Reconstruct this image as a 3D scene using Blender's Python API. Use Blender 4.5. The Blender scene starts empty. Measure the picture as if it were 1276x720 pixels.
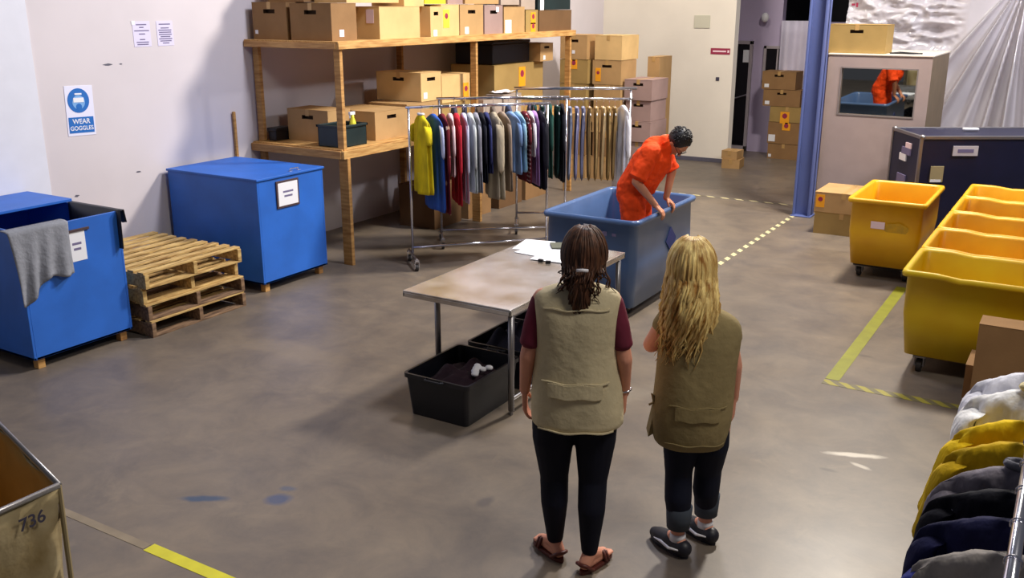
import bpy, bmesh, math, random
from mathutils import Vector, Matrix, noise
random.seed(7)
S = bpy.context.scene
COL = S.collection
PI = math.pi
R = math.radians

# ------------------------------------------------------------ camera, world, lights, exposure
CAM_H = 2.65
cd = bpy.data.cameras.new('camera'); cam = bpy.data.objects.new('camera', cd); COL.objects.link(cam)
cam.location = (0, 0, CAM_H)
cam.rotation_euler = (R(90 - 16.64), 0, R(31.26))
cd.sensor_width = 36.0; cd.lens = 1190.0 / 1276.0 * 36.0
cd.clip_start = 0.05; cd.clip_end = 100
S.camera = cam
w = bpy.data.worlds.new('world'); S.world = w; w.use_nodes = True
w.node_tree.nodes['Background'].inputs[0].default_value = (0.80, 0.82, 1.0, 1)
w.node_tree.nodes['Background'].inputs[1].default_value = 0.10

def area(name, loc, target, size, energy, color, sy=None):
    d = bpy.data.lights.new(name, 'AREA'); o = bpy.data.objects.new(name, d); COL.objects.link(o)
    d.energy = energy; d.color = color; d.size = size
    if sy: d.shape = 'RECTANGLE'; d.size_y = sy
    o.location = loc
    o.rotation_euler = (Vector(target) - Vector(loc)).to_track_quat('-Z', 'Y').to_euler()
    return o
area('key_light', (-1.9, 11.2, 6.2), (-5.0, 7.5, 0.5), 0.8, 850, (1.0, 0.92, 0.80))
area('left_light', (-3.2, 7.4, 6.0), (-7.0, 5.0, 1.4), 0.9, 290, (0.86, 0.88, 1.0))
area('front_light', (1.4, 3.6, 5.6), (-1.8, 4.6, 0.6), 1.2, 165, (1.0, 0.94, 0.84))
area('rear_light', (-5.6, 12.9, 5.8), (-6.2, 16.0, 1.8), 0.8, 150, (1.0, 0.92, 0.78))
area('curtain_light', (1.2, 11.4, 5.0), (-1.6, 14.7, 2.2), 0.4, 270, (0.96, 0.95, 1.0))  # added lamp that draws highlights on the folds of the plastic sheeting
S.view_settings.view_transform = 'Standard'
S.view_settings.look = 'None'
S.view_settings.exposure = -0.2
S.view_settings.gamma = 1.0
S.view_settings.use_curve_mapping = False

# ------------------------------------------------------------ materials
def lin(c):
    out = []
    for v in c[:3]:
        v = v / 255.0
        out.append(v / 12.92 if v <= 0.04045 else ((v + 0.055) / 1.055) ** 2.4)
    return (*out, 1.0)
def mat(name, c, rough=0.6, metal=0.0, vary=0.0, vscale=6.0, stretch=(1, 1, 1), c2=None, bump=0.0, bscale=40.0, spec=0.5, detail=4.0, sheen=0.0):
    m = bpy.data.materials.new(name); m.use_nodes = True
    nt = m.node_tree; b = nt.nodes['Principled BSDF']
    b.inputs['Roughness'].default_value = rough; b.inputs['Metallic'].default_value = metal
    b.inputs['Specular IOR Level'].default_value = spec
    if sheen: b.inputs['Sheen Weight'].default_value = sheen
    col = lin(c)
    tc = nt.nodes.new('ShaderNodeTexCoord'); mp = nt.nodes.new('ShaderNodeMapping')
    mp.inputs['Scale'].default_value = stretch
    nt.links.new(tc.outputs['Object'], mp.inputs['Vector'])
    n = nt.nodes.new('ShaderNodeTexNoise'); n.inputs['Scale'].default_value = vscale; n.inputs['Detail'].default_value = detail
    nt.links.new(mp.outputs[0], n.inputs['Vector'])
    r = nt.nodes.new('ShaderNodeValToRGB')
    other = lin(c2) if c2 else tuple(x * (1 - vary) for x in col[:3]) + (1,)
    base = col if c2 else tuple(min(1, x * (1 + vary * 0.6)) for x in col[:3]) + (1,)
    r.color_ramp.elements[0].position = 0.32; r.color_ramp.elements[0].color = other
    r.color_ramp.elements[1].position = 0.68; r.color_ramp.elements[1].color = base
    nt.links.new(n.outputs['Fac'], r.inputs[0]); nt.links.new(r.outputs[0], b.inputs['Base Color'])
    if bump:
        n2 = nt.nodes.new('ShaderNodeTexNoise'); n2.inputs['Scale'].default_value = bscale; n2.inputs['Detail'].default_value = 3
        nt.links.new(mp.outputs[0], n2.inputs['Vector'])
        bp = nt.nodes.new('ShaderNodeBump'); bp.inputs['Strength'].default_value = bump; bp.inputs['Distance'].default_value = 0.02
        nt.links.new(n2.outputs['Fac'], bp.inputs['Height']); nt.links.new(bp.outputs[0], b.inputs['Normal'])
    return m

_cloth = {}
def cloth_mat(c, vary=0.3):
    k = tuple(c)
    if k not in _cloth:
        _cloth[k] = mat('fabric_%d_%d_%d' % k, c, 0.85, vary=vary, vscale=14, stretch=(1, 1, .3), bump=0.6, bscale=22, spec=0.25)
    return _cloth[k]

M = dict(
    wall=mat('wall_paint', (210, 202, 206), 0.75, vary=0.05, vscale=1.2, bump=0.05, bscale=8),
    wall_cream=mat('wall_paint_cream', (226, 218, 204), 0.75, vary=0.05, vscale=1.5),
    wall_lilac=mat('wall_paint_lilac', (196, 182, 212), 0.8, vary=0.08, vscale=1.5),
    wall_beige=mat('wall_paint_beige', (150, 136, 122), 0.8, vary=0.1, vscale=1.5),
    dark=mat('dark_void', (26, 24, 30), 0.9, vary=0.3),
    skirting=mat('skirting_grey', (92, 90, 104), 0.6, vary=0.1),
    wood=mat('pine_wood', (204, 158, 96), 0.65, c2=(160, 112, 62), vscale=5, stretch=(1, 1, 7), spec=0.3),
    wood_long=mat('pine_board', (214, 172, 108), 0.65, c2=(172, 124, 70), vscale=6, stretch=(7, 0.8, 7), spec=0.3),
    wood_dark=mat('weathered_wood', (216, 184, 120), 0.75, c2=(150, 116, 70), vscale=7, stretch=(5, 0.8, 5), spec=0.25),
    wood_grey=mat('grey_weathered_wood', (150, 120, 92), 0.8, c2=(88, 68, 54), vscale=7, stretch=(5, 0.8, 5), spec=0.25),
    blue=mat('blue_painted_plywood', (40, 102, 196), 0.5, vary=0.14, vscale=3, spec=0.45),
    blue_in=mat('blue_paint_inside', (20, 52, 96), 0.7, vary=0.2),
    liner=mat('black_liner', (28, 30, 40), 0.45, vary=0.2),
    tub=mat('blue_grey_plastic', (78, 104, 148), 0.28, vary=0.10, vscale=4, spec=0.5),
    tub_dark=mat('dark_blue_print', (30, 46, 104), 0.5),
    yellow=mat('yellow_plastic', (232, 180, 24), 0.38, vary=0.10, vscale=3, c2=(220, 160, 14), spec=0.5),
    yellow_l=mat('lemon_plastic', (214, 182, 20), 0.38, vary=0.10, vscale=3, c2=(206, 164, 8), spec=0.5),
    steel=mat('brushed_steel', (222, 222, 226), 0.26, 0.75, c2=(166, 150, 130), vscale=2.6, stretch=(1, 1, 1), detail=6),
    chrome=mat('chrome', (214, 214, 224), 0.16, 0.95),
    grey_metal=mat('grey_metal', (140, 138, 140), 0.35, 0.8),
    black_pl=mat('black_plastic', (15, 17, 26), 0.4, vary=0.2),
    rubber=mat('caster_rubber', (34, 30, 30), 0.6),
    paper=mat('white_paper', (232, 232, 238), 0.8),
    ink=mat('grey_ink', (112, 104, 140), 0.8),
    ink_dark=mat('dark_ink', (60, 56, 74), 0.8),
    frame=mat('brown_frame', (72, 52, 56), 0.6),
    sign_blue=mat('sign_blue', (22, 104, 186), 0.5),
    red=mat('red_print', (150, 40, 70), 0.6),
    orange_st=mat('orange_sticker', (244, 164, 24), 0.6),
    yellow_st=mat('yellow_sticker', (246, 222, 60), 0.6),
    pink_st=mat('pale_sticker', (240, 214, 220), 0.6),
    slot_shade=mat('carton_slot_shade', (74, 52, 34), 0.9),  # hand slot pockets coloured dark, the shade inside is painted in
    tape=mat('brown_tape', (186, 148, 92), 0.35, spec=0.5),
    column=mat('blue_column_paint', (88, 102, 158), 0.55, vary=0.08, vscale=2),
    cab=mat('beige_cabinet', (164, 146, 142), 0.6, vary=0.05),
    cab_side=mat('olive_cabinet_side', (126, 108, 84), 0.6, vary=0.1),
    mirror=mat('mirror_glass', (176, 178, 170), 0.02, 1.0),
    case=mat('navy_case_panel', (16, 20, 52), 0.45, vary=0.15),
    alu=mat('aluminium_edge', (150, 146, 148), 0.35, 0.8),
    skin=mat('skin', (214, 148, 122), 0.55, vary=0.06, vscale=12, spec=0.4),
    skin_d=mat('tanned_skin', (196, 132, 100), 0.55, vary=0.06, vscale=12, spec=0.4),
    hair_br=mat('brown_hair', (98, 62, 42), 0.5, c2=(40, 24, 18), vscale=16, stretch=(4, 4, 0.35), spec=0.3),
    hair_bl=mat('blonde_hair', (255, 228, 152), 0.45, c2=(150, 98, 34), vscale=12, stretch=(3, 3, 0.4), spec=0.3),
    hair_bk=mat('black_hair', (26, 22, 26), 0.5, vary=0.3, vscale=40),
    vest=mat('khaki_vest_cloth', (200, 186, 152), 0.9, vary=0.10, vscale=7, bump=0.3, bscale=22, spec=0.2),
    vest2=mat('olive_khaki_vest_cloth', (142, 126, 88), 0.9, vary=0.12, vscale=7, bump=0.3, bscale=22, spec=0.2),
    burg=mat('burgundy_jersey', (104, 18, 46), 0.85, vary=0.15),
    legging=mat('navy_leggings', (14, 16, 32), 0.8, vary=0.2, spec=0.25),
    denim=mat('dark_denim', (16, 20, 38), 0.8, vary=0.2, spec=0.25),
    cuff=mat('grey_denim_cuff', (62, 70, 82), 0.85, vary=0.15),
    orange=mat('orange_coverall', (244, 74, 18), 0.8, vary=0.10, vscale=6, bump=0.3, bscale=16, spec=0.25),
    sandal=mat('brown_sandal', (92, 40, 32), 0.5, vary=0.15),
    shoe=mat('black_shoe', (24, 24, 36), 0.5),
    white=mat('white_rubber', (224, 222, 228), 0.6),
    canvas=mat('beige_canvas', (186, 170, 134), 0.9, c2=(142, 122, 82), vscale=5, bump=0.4, bscale=12, spec=0.2),
    canvas_in=mat('tan_canvas_lining', (176, 138, 72), 0.9, vary=0.15, vscale=4, spec=0.2),
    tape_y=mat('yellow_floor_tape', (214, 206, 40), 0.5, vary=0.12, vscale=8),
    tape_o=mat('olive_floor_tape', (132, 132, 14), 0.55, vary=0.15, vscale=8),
    tape_f=mat('faded_floor_tape', (140, 126, 106), 0.6, vary=0.15, vscale=8),
    gray_cloth=mat('grey_cloth', (136, 138, 146), 0.95, vary=0.12, vscale=8, bump=0.3, bscale=30, spec=0.2),
    bottle_y=mat('yellow_bottle', (232, 222, 60), 0.35),
    bottle_b=mat('blue_bottle', (40, 60, 150), 0.35),
    crate=mat('dark_green_plastic', (26, 42, 44), 0.45, vary=0.2),
    glass_dark=mat('dark_glass', (20, 20, 26), 0.08, spec=0.6),
    door_fr=mat('door_frame_grey', (170, 160, 166), 0.5),
)
CARD = {k: mat('cardboard_' + k, c, 0.85, vary=0.10, vscale=4, bump=0.06, bscale=60, spec=0.15) for k, c in
        dict(tan=(182, 146, 100), pale=(216, 180, 124), brown=(146, 112, 76), pink=(160, 134, 128), grey=(168, 152, 140), olive=(164, 136, 84), dark=(112, 84, 58)).items()}

def floor_material():
    m = bpy.data.materials.new('concrete_floor'); m.use_nodes = True
    nt = m.node_tree; N = nt.nodes; L = nt.links; b = N['Principled BSDF']
    tc = N.new('ShaderNodeTexCoord')
    def noi(scale, detail=5, rough=0.6, dist=0.0):
        n = N.new('ShaderNodeTexNoise'); n.inputs['Scale'].default_value = scale; n.inputs['Detail'].default_value = detail
        n.inputs['Roughness'].default_value = rough; n.inputs['Distortion'].default_value = dist
        L.new(tc.outputs['Object'], n.inputs['Vector']); return n
    def ramp(src, p0, c0, p1, c1):
        r = N.new('ShaderNodeValToRGB'); r.color_ramp.elements[0].position = p0; r.color_ramp.elements[1].position = p1
        r.color_ramp.elements[0].color = c0; r.color_ramp.elements[1].color = c1; L.new(src, r.inputs[0]); return r
    def mix(fac, a, bb, t='MIX'):
        x = N.new('ShaderNodeMix'); x.data_type = 'RGBA'; x.blend_type = t
        if isinstance(fac, float): x.inputs[0].default_value = fac
        else: L.new(fac, x.inputs[0])
        for s, v in ((6, a), (7, bb)):
            if isinstance(v, tuple): x.inputs[s].default_value = v
            else: L.new(v, x.inputs[s])
        return x.outputs[2]
    big = ramp(noi(0.55, 6, 0.6, 0.6).outputs[0], 0.35, lin((100, 91, 85)), 0.7, lin((124, 109, 92)))
    med = ramp(noi(2.3, 8, 0.7, 0.4).outputs[0], 0.35, lin((84, 78, 75)), 0.7, lin((138, 124, 106)))
    col = mix(0.5, big.outputs[0], med.outputs[0])
    blot = ramp(noi(1.1, 6, 0.65, 1.5).outputs[0], 0.60, (0, 0, 0, 1), 0.75, (1, 1, 1, 1))
    m1 = N.new('ShaderNodeMath'); m1.operation = 'MULTIPLY'; m1.inputs[1].default_value = 0.30; L.new(blot.outputs[0], m1.inputs[0])
    col = mix(m1.outputs[0], col, lin((170, 152, 124)))
    spk = ramp(noi(13, 4, 0.6).outputs[0], 0.62, (0, 0, 0, 1), 0.78, (1, 1, 1, 1))
    m2 = N.new('ShaderNodeMath'); m2.operation = 'MULTIPLY'; m2.inputs[1].default_value = 0.25; L.new(spk.outputs[0], m2.inputs[0])
    col = mix(m2.outputs[0], col, lin((70, 64, 62)))
    # spilled paint marks and scuffs with a shape of their own
    for (x, y, rx, ry, ang, c, k) in ((-3.95, 3.19, .13, .035, 30, (40, 66, 96), .9), (-3.59, 3.40, .075, .06, 50, (36, 66, 110), .7), (-3.63, 3.52, .05, .03, 20, (50, 76, 110), .5),
                                   (-.97, 5.63, .17, .03, 20, (216, 206, 190), .85), (-.90, 5.50, .06, .02, -20, (206, 196, 180), .7), (-2.59, 3.98, .04, .07, 0, (70, 66, 70), .5),
                                   (-1.05, 5.35, .05, .02, 0, (66, 58, 54), .6), (-1.28, 7.45, .06, .03, 0, (70, 62, 56), .5), (-1.6, 3.2, .3, .16, 20, (182, 168, 146), .5),
                                   (-2.6, 5.7, .4, .12, 60, (150, 138, 120), .4), (-5.2, 5.2, .5, .16, 0, (140, 124, 100), .4)):
        mp = N.new('ShaderNodeMapping'); mp.vector_type = 'TEXTURE'
        mp.inputs['Location'].default_value = (x, y, 0); mp.inputs['Rotation'].default_value = (0, 0, R(ang)); mp.inputs['Scale'].default_value = (rx, ry, 10)
        L.new(tc.outputs['Object'], mp.inputs['Vector'])
        ln = N.new('ShaderNodeVectorMath'); ln.operation = 'LENGTH'; L.new(mp.outputs[0], ln.inputs[0])
        nn = noi(9, 4)
        ad = N.new('ShaderNodeMath'); ad.operation = 'ADD'; L.new(ln.outputs['Value'], ad.inputs[0]); L.new(nn.outputs[0], ad.inputs[1])
        rr = ramp(ad.outputs[0], 0.0, (1, 1, 1, 1), 1.0, (0, 0, 0, 1))
        mr = N.new('ShaderNodeMapRange'); mr.inputs['From Min'].default_value = 1.75; mr.inputs['From Max'].default_value = 1.1
        mr.inputs['To Min'].default_value = 0; mr.inputs['To Max'].default_value = k; L.new(ad.outputs[0], mr.inputs['Value'])
        N.remove(rr)
        col = mix(mr.outputs[0], col, lin(c))
    L.new(col, b.inputs['Base Color'])
    ro = N.new('ShaderNodeMapRange'); ro.inputs['To Min'].default_value = 0.28; ro.inputs['To Max'].default_value = 0.52
    L.new(noi(1.6, 5).outputs[0], ro.inputs['Value']); L.new(ro.outputs[0], b.inputs['Roughness'])
    bp = N.new('ShaderNodeBump'); bp.inputs['Strength'].default_value = 0.06; L.new(noi(6, 6).outputs[0], bp.inputs['Height']); L.new(bp.outputs[0], b.inputs['Normal'])
    b.inputs['Specular IOR Level'].default_value = 0.5
    return m
M['floor'] = floor_material()

def stripe_material(name, c1, c2, scale):
    m = bpy.data.materials.new(name); m.use_nodes = True
    nt = m.node_tree; N = nt.nodes; L = nt.links; b = N['Principled BSDF']; b.inputs['Roughness'].default_value = 0.6
    tc = N.new('ShaderNodeTexCoord'); wv = N.new('ShaderNodeTexWave'); wv.bands_direction = 'DIAGONAL'
    wv.inputs['Scale'].default_value = scale; L.new(tc.outputs['Object'], wv.inputs['Vector'])
    r = N.new('ShaderNodeValToRGB'); r.color_ramp.interpolation = 'CONSTANT'
    r.color_ramp.elements[0].color = lin(c2); r.color_ramp.elements[1].position = 0.5; r.color_ramp.elements[1].color = lin(c1)
    L.new(wv.outputs[0], r.inputs[0]); L.new(r.outputs[0], b.inputs['Base Color'])
    return m
M['tape_dash'] = stripe_material('striped_floor_tape', (200, 190, 146), (104, 96, 82), 3.0)
M['tape_dash2'] = stripe_material('striped_yellow_tape', (150, 140, 50), (104, 96, 66), 5.0)

def plastic_sheet_material():
    m = bpy.data.materials.new('plastic_sheeting'); m.use_nodes = True
    nt = m.node_tree; N = nt.nodes; L = nt.links; b = N['Principled BSDF']
    b.inputs['Base Color'].default_value = lin((240, 236, 246)); b.inputs['Roughness'].default_value = 0.2
    b.inputs['Specular IOR Level'].default_value = 0.9; b.inputs['Coat Weight'].default_value = 0.6; b.inputs['Coat Roughness'].default_value = 0.12
    tr = N.new('ShaderNodeBsdfTransparent'); mx = N.new('ShaderNodeMixShader'); mx.inputs[0].default_value = 0.58
    tc = N.new('ShaderNodeTexCoord'); n = N.new('ShaderNodeTexNoise'); n.inputs['Scale'].default_value = 1.6; n.inputs['Detail'].default_value = 5; n.inputs['Distortion'].default_value = 0.8
    L.new(tc.outputs['Object'], n.inputs['Vector'])
    bp = N.new('ShaderNodeBump'); bp.inputs['Strength'].default_value = 0.25; bp.inputs['Distance'].default_value = 0.08
    L.new(n.outputs[0], bp.inputs['Height']); L.new(bp.outputs[0], b.inputs['Normal'])
    out = N['Material Output']
    L.new(tr.outputs[0], mx.inputs[1]); L.new(b.outputs[0], mx.inputs[2]); L.new(mx.outputs[0], out.inputs[0])
    return m
M['sheet'] = plastic_sheet_material()

def polka_material():
    m = bpy.data.materials.new('burgundy_polka_fabric'); m.use_nodes = True
    nt = m.node_tree; N = nt.nodes; L = nt.links; b = N['Principled BSDF']; b.inputs['Roughness'].default_value = 0.9
    tc = N.new('ShaderNodeTexCoord'); v = N.new('ShaderNodeTexVoronoi'); v.inputs['Scale'].default_value = 22; v.inputs['Randomness'].default_value = 0.1
    L.new(tc.outputs['Object'], v.inputs['Vector'])
    r = N.new('ShaderNodeValToRGB'); r.color_ramp.interpolation = 'CONSTANT'
    r.color_ramp.elements[0].color = lin((224, 200, 204)); r.color_ramp.elements[1].position = 0.24; r.color_ramp.elements[1].color = lin((104, 14, 32))
    L.new(v.outputs['Distance'], r.inputs[0]); L.new(r.outputs[0], b.inputs['Base Color'])
    return m
M['polka'] = polka_material()
def _patch():
    m = polka_material(); m.name = 'red_patchwork'; n = m.node_tree.nodes
    n['Voronoi Texture'].inputs['Scale'].default_value = 8; n['Voronoi Texture'].inputs['Randomness'].default_value = 1
    e = n['Color Ramp'].color_ramp.elements; e[0].color = lin((226, 190, 160)); e[1].position = .2; e[1].color = lin((112, 18, 34)); return m
M['patch'] = _patch()

# ------------------------------------------------------------ mesh helpers
class MB:
    def __init__(s): s.bm = bmesh.new(); s.mi = 0
    def face(s, vs):
        try:
            f = s.bm.faces.new(vs); f.material_index = s.mi; return f
        except ValueError: return None
    def box(s, x0, x1, y0, y1, z0, z1, T=None):
        P = [Vector((x, y, z)) for z in (z0, z1) for y in (y0, y1) for x in (x0, x1)]
        if T is not None: P = [T @ p for p in P]
        v = [s.bm.verts.new(p) for p in P]
        for q in ((0, 2, 3, 1), (4, 5, 7, 6), (0, 1, 5, 4), (2, 6, 7, 3), (0, 4, 6, 2), (1, 3, 7, 5)): s.face([v[i] for i in q])
        return s
    def quad(s, a, b, c, d): s.face([s.bm.verts.new(Vector(p)) for p in (a, b, c, d)]); return s
    def loft(s, rings, cap=True, closed=True):
        V = [[s.bm.verts.new(Vector(p)) for p in r] for r in rings]
        n = len(V[0])
        for a, b in zip(V, V[1:]):
            for i in range(n if closed else n - 1):
                j = (i + 1) % n
                s.face([a[i], a[j], b[j], b[i]])
        if cap: s.face(V[0][::-1]); s.face(V[-1])
        return s
    def tube(s, pts, rad, n=8, cap=True):
        pts = [Vector(p) for p in pts]
        if not isinstance(rad, (list, tuple)): rad = [rad] * len(pts)
        rings = []; up = None
        for i, p in enumerate(pts):
            d = (pts[min(i + 1, len(pts) - 1)] - pts[max(i - 1, 0)])
            d = d.normalized() if d.length > 1e-9 else Vector((0, 0, 1))
            if up is None: up = Vector((0, 0, 1)) if abs(d.z) < 0.9 else Vector((1, 0, 0))
            a = d.cross(up)
            if a.length < 1e-6: a = d.orthogonal()
            a.normalize(); bb = a.cross(d).normalized(); up = bb
            rings.append([p + (a * math.cos(2 * PI * k / n) + bb * math.sin(2 * PI * k / n)) * rad[i] for k in range(n)])
        return s.loft(rings, cap)
    def ball(s, c, r, n=12, m=8, T=None):
        r = (r, r, r) if not isinstance(r, (tuple, list)) else r
        rings = []
        for j in range(m + 1):
            ph = PI * j / m
            k = max(math.sin(ph), 1e-3)
            ring = [Vector((r[0] * k * math.cos(2 * PI * i / n), r[1] * k * math.sin(2 * PI * i / n), -r[2] * math.cos(ph))) for i in range(n)]
            if T is not None: ring = [T @ q for q in ring]
            rings.append([q + Vector(c) for q in ring])
        return s.loft(rings, True)
    def limb(s, pts, rad, n=12):
        "tapered limb with a ball at each joint, for voxel fusing"
        for i in range(len(pts) - 1): s.tube([pts[i], pts[i + 1]], [rad[i], rad[i + 1]], n)
        for p, r in zip(pts, rad): s.ball(p, r, n, 8)
        return s
    def build(s, name, mats, parent=None, loc=None, rotz=0, bevel=0, smooth=False, voxel=0, sm=0, solid=0, sub=0):
        bmesh.ops.recalc_face_normals(s.bm, faces=s.bm.faces)
        me = bpy.data.meshes.new(name); s.bm.to_mesh(me); s.bm.free()
        for m_ in (mats if isinstance(mats, (list, tuple)) else [mats]): me.materials.append(m_)
        o = bpy.data.objects.new(name, me); COL.objects.link(o)
        if parent is not None: o.parent = parent
        if loc is not None: o.location = loc
        if rotz: o.rotation_euler = (0, 0, rotz)
        if smooth:
            for p in me.polygons: p.use_smooth = True
        if solid:
            q = o.modifiers.new('solid', 'SOLIDIFY'); q.thickness = solid; q.offset = 0
        if bevel:
            q = o.modifiers.new('bevel', 'BEVEL'); q.width = bevel; q.segments = 2; q.limit_method = 'ANGLE'
        if voxel:
            q = o.modifiers.new('fuse', 'REMESH'); q.mode = 'VOXEL'; q.voxel_size = voxel; q.use_smooth_shade = True
        if sm:
            q = o.modifiers.new('smooth', 'SMOOTH'); q.factor = 0.5; q.iterations = sm
        if sub:
            q = o.modifiers.new('sub', 'SUBSURF'); q.levels = sub; q.render_levels = sub
        return o

def thing(name, label, cat, loc=(0, 0, 0), rotz=0, group=None):
    o = bpy.data.objects.new(name, None); COL.objects.link(o); o.empty_display_size = 0.1
    o.location = loc; o.rotation_euler = (0, 0, rotz)
    o['label'] = label; o['category'] = cat
    if group: o['group'] = group
    return o
def tag(o, label, cat, group=None):
    o['label'] = label; o['category'] = cat
    if group: o['group'] = group
    return o
def struct(o): o['kind'] = 'structure'; return o
def superellipse(cx, cy, z, a, b, n=24, p=2.6, fold=0.0, k=7, ph=0.0):
    out = []
    for i in range(n):
        t = 2 * PI * i / n; c, s_ = math.cos(t), math.sin(t)
        r = (abs(c) ** p + abs(s_) ** p) ** (-1 / p)
        f = 1 + fold * math.sin(k * t + ph)
        out.append(Vector((cx + a * c * r * f, cy + b * s_ * r * f, z)))
    return out

# ------------------------------------------------------------ the setting
mb = MB(); mb.box(-8, 5, -2, 20, -0.1, 0)
struct(mb.build('floor', M['floor']))
mb = MB(); mb.box(-8.0, -7.8, -2, 16.2, 0, 6)
struct(mb.build('wall_left', M['wall']))
mb = MB(); mb.box(-7.8, -7.785, -2, 5.0, 0, 6)
struct(mb.build('trim_1', mat('wall_paint_bright', (220, 221, 232), 0.7, vary=0.03)))
mb = MB(); mb.box(-7.8, -5.37, 16.0, 16.2, 0, 6)
struct(mb.build('wall_back', M['wall_cream']))
mb = MB(); mb.box(-7.8, -5.36, 15.985, 16.0, 0, 0.07)
struct(mb.build('baseboard_back', M['skirting'], bevel=0.003))
mb = MB(); mb.box(-8, -5.05, 17.6, 17.8, 0, 6); mb.box(-5.05, -2.0, 17.6, 17.8, 0, 2.34)
struct(mb.build('wall_recess', M['wall_lilac']))
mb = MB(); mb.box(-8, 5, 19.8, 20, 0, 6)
struct(mb.build('void_backing', M['dark']))  # black panel standing in for the unlit void above the recess wall
mb = MB(); mb.box(-3.38, 5, 15.2, 15.4, 0, 6)
struct(mb.build('wall_right', M['wall_beige']))
# glazed door in the recess
dr = bpy.data.objects.new('door_1', None); COL.objects.link(dr); dr.location = (-5.68, 17.55, 0); struct(dr)
mb = MB()
for a, b in ((-0.18, -0.14), (0.10, 0.15)): mb.box(a, b, -0.05, 0.03, 0, 2.0)
mb.box(-0.18, 0.15, -0.05, 0.03, 1.94, 2.0); mb.box(-0.18, 0.15, -0.05, 0.03, 0, 0.1)
mb.build('door_frame', M['door_fr'], dr, bevel=0.004)
mb = MB(); mb.box(-0.14, 0.10, -0.01, 0.01, 0.1, 1.94); mb.build('door_glass', M['glass_dark'], dr)
mb = MB(); mb.tube([(-0.14, -0.06, 0.96), (0.10, -0.06, 1.04)], 0.018); mb.build('push_bar', M['chrome'], dr)
mb = MB(); mb.box(-0.02, 0.12, -0.02, -0.012, 1.62, 1.84); mb.build('door_notice', M['paper'], dr)
# small dark window beside it
wn = bpy.data.objects.new('window_1', None); COL.objects.link(wn); wn.location = (-5.08, 17.58, 1.62); struct(wn)
mb = MB()
for a, b in ((-0.25, -0.2), (0.2, 0.25)): mb.box(a, b, -0.04, 0.02, -0.35, 0.3)
mb.box(-0.25, 0.25, -0.04, 0.02, 0.25, 0.3); mb.box(-0.25, 0.25, -0.04, 0.02, -0.35, -0.3); mb.box(-0.01, 0.02, -0.03, 0.02, -0.35, 0.3)
mb.build('window_frame', M['door_fr'], wn, bevel=0.004)
mb = MB(); mb.box(-0.2, 0.2, -0.01, 0.01, -0.3, 0.25); mb.build('window_pane', M['glass_dark'], wn)

# column
col = bpy.data.objects.new('column', None); COL.objects.link(col); col.location = (-3.1, 12.42, 0); struct(col)
mb = MB(); mb.box(-0.11, 0.11, -0.02, 0.02, 0, 6); mb.box(-0.11, -0.085, -0.11, 0.11, 0, 6); mb.box(0.085, 0.11, -0.11, 0.11, 0, 6)
mb.build('column_shaft', M['column'], col, bevel=0.004)
mb = MB(); mb.box(-0.13, 0.13, -0.13, 0.13, 0, 0.015); mb.build('base_plate', M['column'], col, bevel=0.004)

# ------------------------------------------------------------ wooden shelving
SH = thing('wooden_shelving', 'tall two-tier pine shelving unit loaded with cardboard boxes along the white wall', 'shelving', (-7.15, 9.9, 0))
def shp(name, x0, x1, y0, y1, z0, z1, m=M['wood']):
    b_ = MB(); b_.box(x0 + 7.15, x1 + 7.15, y0 - 9.9, y1 - 9.9, z0, z1); return b_.build(name, m, SH, bevel=0.003)
for yy in (7.44, 9.90, 12.32):
    shp('post', -6.60, -6.52, yy, yy + 0.045, 0, 2.22); shp('post', -6.52, -6.482, yy + 0.0, yy + 0.045, 0, 1.13)
    shp('post', -7.77, -7.69, yy + 0.05, yy + 0.095, 0, 2.22)
shp('shelf_board', -7.79, -6.53, 7.42, 12.42, 1.205, 1.22, M['wood_long'])
shp('shelf_board', -7.79, -6.50, 7.40, 12.46, 2.275, 2.29, M['wood_long'])
for z0 in (1.125, 2.215):
    shp('front_rail', -6.53 + 0.0, -6.49, 7.40, 12.44, z0, z0 + (0.08 if z0 < 2 else 0.06), M['wood_long'])
    shp('end_rail', -7.79, -6.53, 7.39, 7.43, z0, z0 + (0.08 if z0 < 2 else 0.06), mat('pine_end_rail', (206, 160, 98), 0.65, c2=(166, 116, 64), vscale=6, stretch=(0.8, 7, 7)))
    shp('cross_rail', -7.69, -6.60, 9.86, 9.90, z0 + 0.0, z0 + 0.06); shp('cross_rail', -7.69, -6.60, 12.28, 12.32, z0, z0 + 0.06)

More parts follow.
